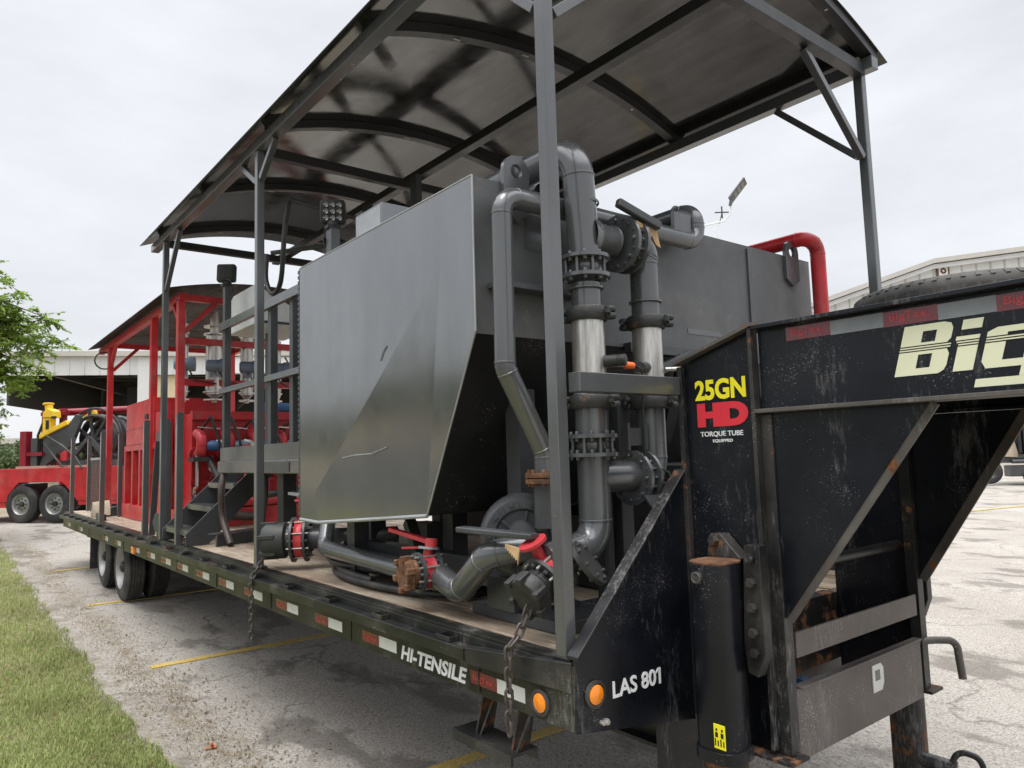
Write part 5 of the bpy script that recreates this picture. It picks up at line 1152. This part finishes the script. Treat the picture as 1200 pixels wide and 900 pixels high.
for a in (3.6, 10.5): mb.bar(base+ub*a-nb*9+V((0, 0, zb-1.3)), base+ub*(a+1.8)-nb*9+V((0, 0, zb+.4)), .2, .2)
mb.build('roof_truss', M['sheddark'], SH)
for a in (6.6, 20.0):
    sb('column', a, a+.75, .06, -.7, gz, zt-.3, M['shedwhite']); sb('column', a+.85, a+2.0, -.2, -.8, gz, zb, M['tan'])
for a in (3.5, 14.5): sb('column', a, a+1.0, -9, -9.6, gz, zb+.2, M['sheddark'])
# lettered sign on the fascia, the part seen between the meters
sv = D(40, 327, 433); k_ = (V((sv.x, sv.y, 0))-base).dot(ub)
sb('sign_board', k_-3.5, k_+4, .10, .06, zb+.05, zt-.35, M['vinylwhite'])
text('VIC', 'sign_lettering', M['blackprint'], SH, base+ub*(k_)+nb*.103+V((0, 0, zb+.34)), ub, (0, 0, 1), 1.7, .62)
# warehouse at right
w0 = D(48, 1010, 420); uw = V((.80, .60, 0)).normalized(); uw = V((.62, .785, 0)).normalized(); nw = V((.785, -.62, 0)).normalized()
wb = V((w0.x, w0.y, 0)); gw = g(w0.x)
def wz(px, py):
    p = D(1, px, py)-camo.matrix_world.translation; o_ = camo.matrix_world.translation
    t_ = (wb-o_).dot(nw)/p.dot(nw); q = o_+p*t_; return (q-wb).dot(uw), q.z
prof = [wz(905, 372), wz(965, 350), wz(1090, 305), wz(1200, 290), wz(1330, 287), wz(1460, 300)]
WH = thing('warehouse', 'white ribbed metal warehouse with pale roof trim beyond the gooseneck', 'building', (wb.x, wb.y, gw))
WP = lambda a, z, d_=0: V((wb.x, wb.y, 0))+uw*a+nw*d_+V((0, 0, z))
mb = MB(); mb.prism([WP(prof[0][0], gw)]+[WP(prof[-1][0], gw)]+[WP(a, z-.1) for a, z in reversed(prof)], -nw*20); wl_ = mb.build('wall', M['shedwhite'], WH)
mb = MB()
def wtop(a):
    for (a0, z0), (a1, z1) in zip(prof, prof[1:]):
        if a0 <= a <= a1: return z0+(z1-z0)*(a-a0)/(a1-a0)
    return prof[-1][1]
a = prof[0][0]+.4
while a < prof[-1][0]-.2:
    mb.bar(WP(a, gw, .03), WP(a, wtop(a)-.55, .03), .09, .05, up=nw); a += .95
mb.build('siding_rib', M['rooftrim'], wl_)
for (off, th, dd, mt) in ((0, .30, .5, 'rooftrim'), (-.36, .28, .32, 'shedwhite')):
    mb = MB()
    for (a0, z0), (a1, z1) in zip(prof, prof[1:]): mb.prism([WP(a0, z0+off, dd), WP(a1, z1+off, dd), WP(a1, z1+off-th, dd), WP(a0, z0+off-th, dd)], -nw*(dd+.0) if off else -nw*20.3)
    mb.build('roof_trim', M[mt], WH)
va, vz = wz(1104, 318); mb = MB(); mb.prism([WP(va-.42, vz-.42, .06), WP(va+.42, vz-.42, .06), WP(va+.42, vz+.42, .06), WP(va-.42, vz+.42, .06)], nw*.06); vf = mb.build('wall_vent', M['rust'], WH)
mb = MB(); mb.prism([WP(va-.30, vz-.30, .125), WP(va+.30, vz-.30, .125), WP(va+.30, vz+.30, .125), WP(va-.30, vz+.30, .125)], nw*.01); mb.build('vent_plate', M['whitetape'], vf)
mb = MB(); mb.torus(WP(va, vz, .14), nw, .14, .06, 14, 6); mb.build('vent_stain', M['rust'], vf)
# area lamp
lp = D(36, 836, 262); LP = thing('area_lamp', 'white pole lamp with solar panel head showing over the tank', 'lamp post', (lp.x, lp.y, g(lp.x)))
lr = V((cr_.x, cr_.y, 0)).normalized()
mb = MB(); mb.sweep([V((lp.x, lp.y, g(lp.x))), lp-V((0, 0, .5))], [.12, .045], 10); mb.build('pole', M['white'], LP)
mb = MB(); q0 = lp-V((0, 0, .0)); mb.sweep([q0-lr*.5+V((0, 0, -.1)), q0, q0+lr*.5+V((0, 0, .1)), q0+lr*.80+V((0, 0, .4)), D(36, 857, 238)], .045, 8); mb.sweep([q0-V((0, 0, .4)), q0+lr*.25+V((0, 0, .05))], .03, 6); mb.sweep([lp-V((0, 0, 1.8))+lr*.9, lp-V((0, 0, .3))], .015, 6); mb.build('arm', M['white'], LP)
fw = V((cf_.x, cf_.y, 0)).normalized(); h0_, h1_ = D(36, 857, 233), D(36, 872, 213); ax_ = (h1_-h0_).normalized(); hd = (h0_+h1_)/2
pn = (V((0, 0, 1))*.75+fw*.5-lr*.35); pn = (pn-ax_*pn.dot(ax_)).normalized()
mb = MB(); mb.bar(h0_-ax_*.12, h1_+ax_*.1, .55, .09, up=pn); mb.bar(h0_-ax_*.12-V((0, 0, .25)), h0_, .16, .16); h_ = mb.build('lamp_head', M['gray'], LP, bevel=.03)
sd_ = ax_.cross(pn).normalized()
for k in range(3):
    c_ = h0_+(h1_-h0_)*(.28+.27*k)-pn*.05; mb = MB(); mb.bar(c_-ax_*.09, c_+ax_*.09, .42, .012, up=pn); mb.build('led_panel', M['ledlens'], h_)
mb = MB(); q = q0+lr*.45+V((0, 0, .55)); mb.bar(q-lr*.35, q+lr*.35, .06, .05); mb.bar(q-V((0, 0, .3)), q+V((0, 0, .3)), .05, .05); mb.sweep([q, q0+lr*.3], .02, 6); mb.build('sensor_cross', M['gray_dark'], LP)

# parked truck beyond, seen through the neck
tl = D(27, 1163, 567); Tk = thing('flatbed_truck', 'dark work truck with black wheels parked beyond the gooseneck at right', 'truck', tl)
mT = xform(tl, R(38))
def tp(name, mb, mat, parent=Tk, bevel=0): return place(mb, mT).build(name, mat, parent, bevel)
for x in (-.05, 2.6, 3.7):
    mb = MB(); mb.lathe((x, .1, .44), (0, 1, 0), wheel_meshes(.44, .26, .24), 32, False); wh = tp('wheel', mb, M['rubber'])
    mb = MB(); mb.lathe((x, .1, .44), (0, 1, 0), [(-.132, .24), (-.10, .21), (-.05, .1), (-.07, 0)], 24, False); tp('rim', mb, M['black_worn'], wh)
mb = MB(); mb.box((-.8, .1, .75), (5, .3, .92)); mb.box((-.8, 1.6, .75), (5, 1.8, .92)); mb.box((.9, .0, .92), (5, 1.9, 1.05)); tp('truck_frame', mb, M['gray_dark'])
mb = MB(); mb.box((1.15, .05, 1.06), (1.25, 1.8, 2.7)); mb.box((.8, .1, 1.06), (1.1, 1.7, 2.2)); mb.box((1.6, .1, 1.06), (4.5, 1.7, 2.4)); mb.cyl((1.0, .0, 1.1), (1.0, .0, 2.6), .07, 10); tp('truck_body', mb, M['black_worn'], bevel=.02)
mb = MB(); mb.prism([(.25, .0, 1.0), (.95, .0, .95), (.80, .0, 1.75)], (0, 1.2, 0)); tp('timber_board', mb, M['chock'])
mb = MB(); mb.box((.6, -.05, .25), (1.5, .5, .65)); mb.cyl((.7, .0, .8), (2.2, .0, .8), .08, 10); mb.cyl((1.2, .0, .25), (1.2, -.2, .25), .2, 12); tp('side_tank', mb, M['gray_dark'])

# unseen wood behind the camera, added to darken the reflection in the tank side
mb = MB()
for i in range(9000):
    x = random.uniform(-150, 80); hh = 4.6+1.6*math.sin(x*.21)+1.1*math.sin(x*.57+1)+.7*math.sin(x*1.3); z = g(x)+random.random()**.8*hh
    p = V((x, -46+random.gauss(0, 1.8), z)); a = V((random.gauss(0, 1), random.gauss(0, 1), random.gauss(0, 1))).normalized()*random.uniform(.5, 1.0); b = a.cross(V((random.gauss(0, 1), random.gauss(0, 1), random.gauss(0, 1)))).normalized()*random.uniform(.35, .7)
    k = len(mb.v); mb.v += [p-a, p+b, p+a, p-b]; mb.f.append((k, k+1, k+2, k+3))
tag(mb.build('wood', M['bush'], None), 'unseen dark green wood added across the road', 'wood', kind='stuff')
# distant block and bushes at left
db = D(110, 8, 535); mb = MB(); du = lr
mb.prism([db-du*5+V((0, 0, -3)), db+du*1.2+V((0, 0, -3)), db+du*1.2+V((0, 0, 2.7)), db-du*5+V((0, 0, 2.7))], V((-.785, .62, 0))*8); tag(mb.build('distant_building', M['rooftrim'], None, loc=db), 'low gray block building far off above the bushes at left', 'building')
def leafcloud(mb, c, rad, n, ls, lw, droop=0.):
    for i in range(n):
        d_ = V((random.gauss(0, 1), random.gauss(0, 1), random.gauss(0, 1))).normalized(); p = V(c)+V((d_.x*rad[0], d_.y*rad[1], d_.z*rad[2]))*random.random()**.4
        a = V((random.gauss(0, 1), random.gauss(0, 1), random.gauss(0, .7)-droop)).normalized(); b = a.cross(V((random.gauss(0, 1), random.gauss(0, 1), random.gauss(0, 1)))).normalized()
        l_ = ls*random.uniform(.6, 1.3); w_ = lw*random.uniform(.7, 1.2); k = len(mb.v)
        mb.v += [p, p+a*l_*.5+b*w_, p+a*l_, p+a*l_*.5-b*w_]; mb.f.append((k, k+1, k+2, k+3))
for px, dd, sx, sz, lb in ((-8, 62, 2.2, 1.9, 'green bush at far left edge below the tree'), (12, 66, 1.6, 2.6, 'tall gray green bush beside the far gray block'), (22, 58, 1.7, 1.4, 'low bright green bush left of the red rack'), (40, 70, 2.4, 1.8, 'green bush partly hidden behind the red rack'), (95, 75, 3, 2.2, 'bush behind the hose reel under the shed')):
    bb_ = D(dd, px, 556); bz = V((bb_.x, bb_.y, g(bb_.x))); t = thing('bush', lb, 'bush', bz, 'bushes across the field')
    mb = MB()
    for k in range(7): leafcloud(mb, bz+V((random.uniform(-.6, .6)*sx, random.uniform(-.6, .6)*sx, sz*random.uniform(.35, .85))), (sx*.55, sx*.55, sz*.4), 260, .30, .09)
    mb.build('foliage', M['bush'], t)
    mb = MB(); [mb.sweep([bz, bz+V((random.uniform(-.5, .5), random.uniform(-.5, .5), sz*.8))], [.06, .02], 6) for k in range(4)]; mb.build('stem', M['bark'], t)
# tree at the left edge, feathery drooping sprays
tb = D(14.5, -95, 520); tb.z = g(tb.x)
TR = thing('tree', 'light green feathery tree with drooping branches at the left edge', 'tree', tb)
mb = MB(); top_ = tb+V((0, 0, 2.6)); mb.sweep([tb, tb+V((.05, .02, 1.2)), top_, top_+V((.1, .1, 2.3))], [.17, .14, .12, .05], 10); mb.build('trunk', M['bark'], TR)
br = MB(); fol = MB()
for i in range(96):
    a = random.uniform(0, 6.283); st_ = tb+V((0, 0, random.uniform(2.2, 5.0))); ln = random.uniform(1.4, 2.75)*(.62 if st_.z < tb.z+3.1 else 1); up_ = random.uniform(.2, 1.7)
    e1 = st_+V((math.cos(a)*ln*.55, math.sin(a)*ln*.55, up_*.8)); e2 = st_+V((math.cos(a)*ln, math.sin(a)*ln, up_*.55-.25)); br.sweep([st_, e1, e2], [.04, .022, .008], 6)
    for k in range(34):
        t_ = random.uniform(.25, 1.08); q = st_.lerp(e1, t_*2) if t_ < .5 else e1.lerp(e2, t_*2-1)
        aa = random.uniform(0, 6.283); tw = V((math.cos(aa), math.sin(aa), random.uniform(-.9, .25))).normalized()*random.uniform(.2, .5); q2 = q+tw; br.sweep([q, q2], [.006, .003], 3)
        nn = tw.normalized()
        for j in range(24):
            p = q.lerp(q2, random.uniform(.1, 1.05)); s_ = nn.cross(V((random.gauss(0, .4), random.gauss(0, .4), 1))).normalized()*random.choice((-1, 1))
            d_ = (s_*.8+nn*.6+V((0, 0, random.uniform(-.5, .2)))).normalized(); w_ = d_.cross(V((random.gauss(0, .5), random.gauss(0, .5), 1))).normalized()*.022; l_ = random.uniform(.07, .15); n0 = len(fol.v)
            fol.v += [p, p+d_*l_*.5+w_, p+d_*l_, p+d_*l_*.5-w_]; fol.f.append((n0, n0+1, n0+2, n0+3))
br.build('branches', M['bark'], TR); fol.build('crown', M['leaf'], TR)
mb = MB()
for k in range(60):
    a = k*.7; c_ = V((.22+.09*math.cos(a*1.3)+random.uniform(-.02, .02), 1.05+.22*math.sin(a*.53)+random.uniform(-.05, .05), .585+.0016*k)); dv = V((random.gauss(0, 1), random.gauss(0, 1), random.gauss(0, .3))).normalized(); x, y, d_ = frame(dv)
    mb.sweep([c_+d_*.035*math.sin(q)+x*.022*math.cos(q) for q in [2*math.pi*m/10 for m in range(10)]], .008, 5, closed=True)
tag(mb.build('chain_heap', M['chain'], None, loc=(.22, 1.05, .573)), 'heap of rusty chain piled in the tray between the jacks', 'chain')
mb = MB(); P_ = [V((.27, .98+.022*k, .70+.02*math.sin(k*1.1))) for k in range(7)]
mb.sweep(P_, [.012, .03, .036, .026, .034, .026, .01], 9); tag(mb.build('rag', M['bluecap'], None, loc=(.27, 1.0, .69)), 'crumpled blue rag lying on the chain heap in tray', 'rag')
# little things on the lot
mb = MB(); mb.lathe((-1.75, .30, g(-1.75)), (0, 0, 1), [(0, .02), (.012, .026), (.024, .018), (.028, 0)], 8); tag(mb.build('pebble', M['alu'], None, loc=(-1.75, .3, g(-1.75))), 'pale pebble on the dark pavement below the side rail', 'stone')
mb = MB()
for k in range(14):
    c_ = V((-3.05+random.gauss(0, .014), -.36+random.gauss(0, .014), g(-3)+.008+random.random()*.02)); a = V((random.gauss(0, 1), random.gauss(0, 1), random.gauss(0, .4))).normalized()*.03; b = a.cross(V((0, 0.2, 1))).normalized()*.014; k0 = len(mb.v); mb.v += [c_, c_+a*.5+b, c_+a, c_+a*.5-b]; mb.f.append((k0, k0+1, k0+2, k0+3))
tag(mb.build('dead_leaf_clump', M['leaforange'], None, loc=(-3.05, -.36, g(-3))), 'orange brown clump of dead leaves on the pavement near the grass', 'leaves')
for o in bpy.data.objects:
    if '_o' in o: del o['_o']
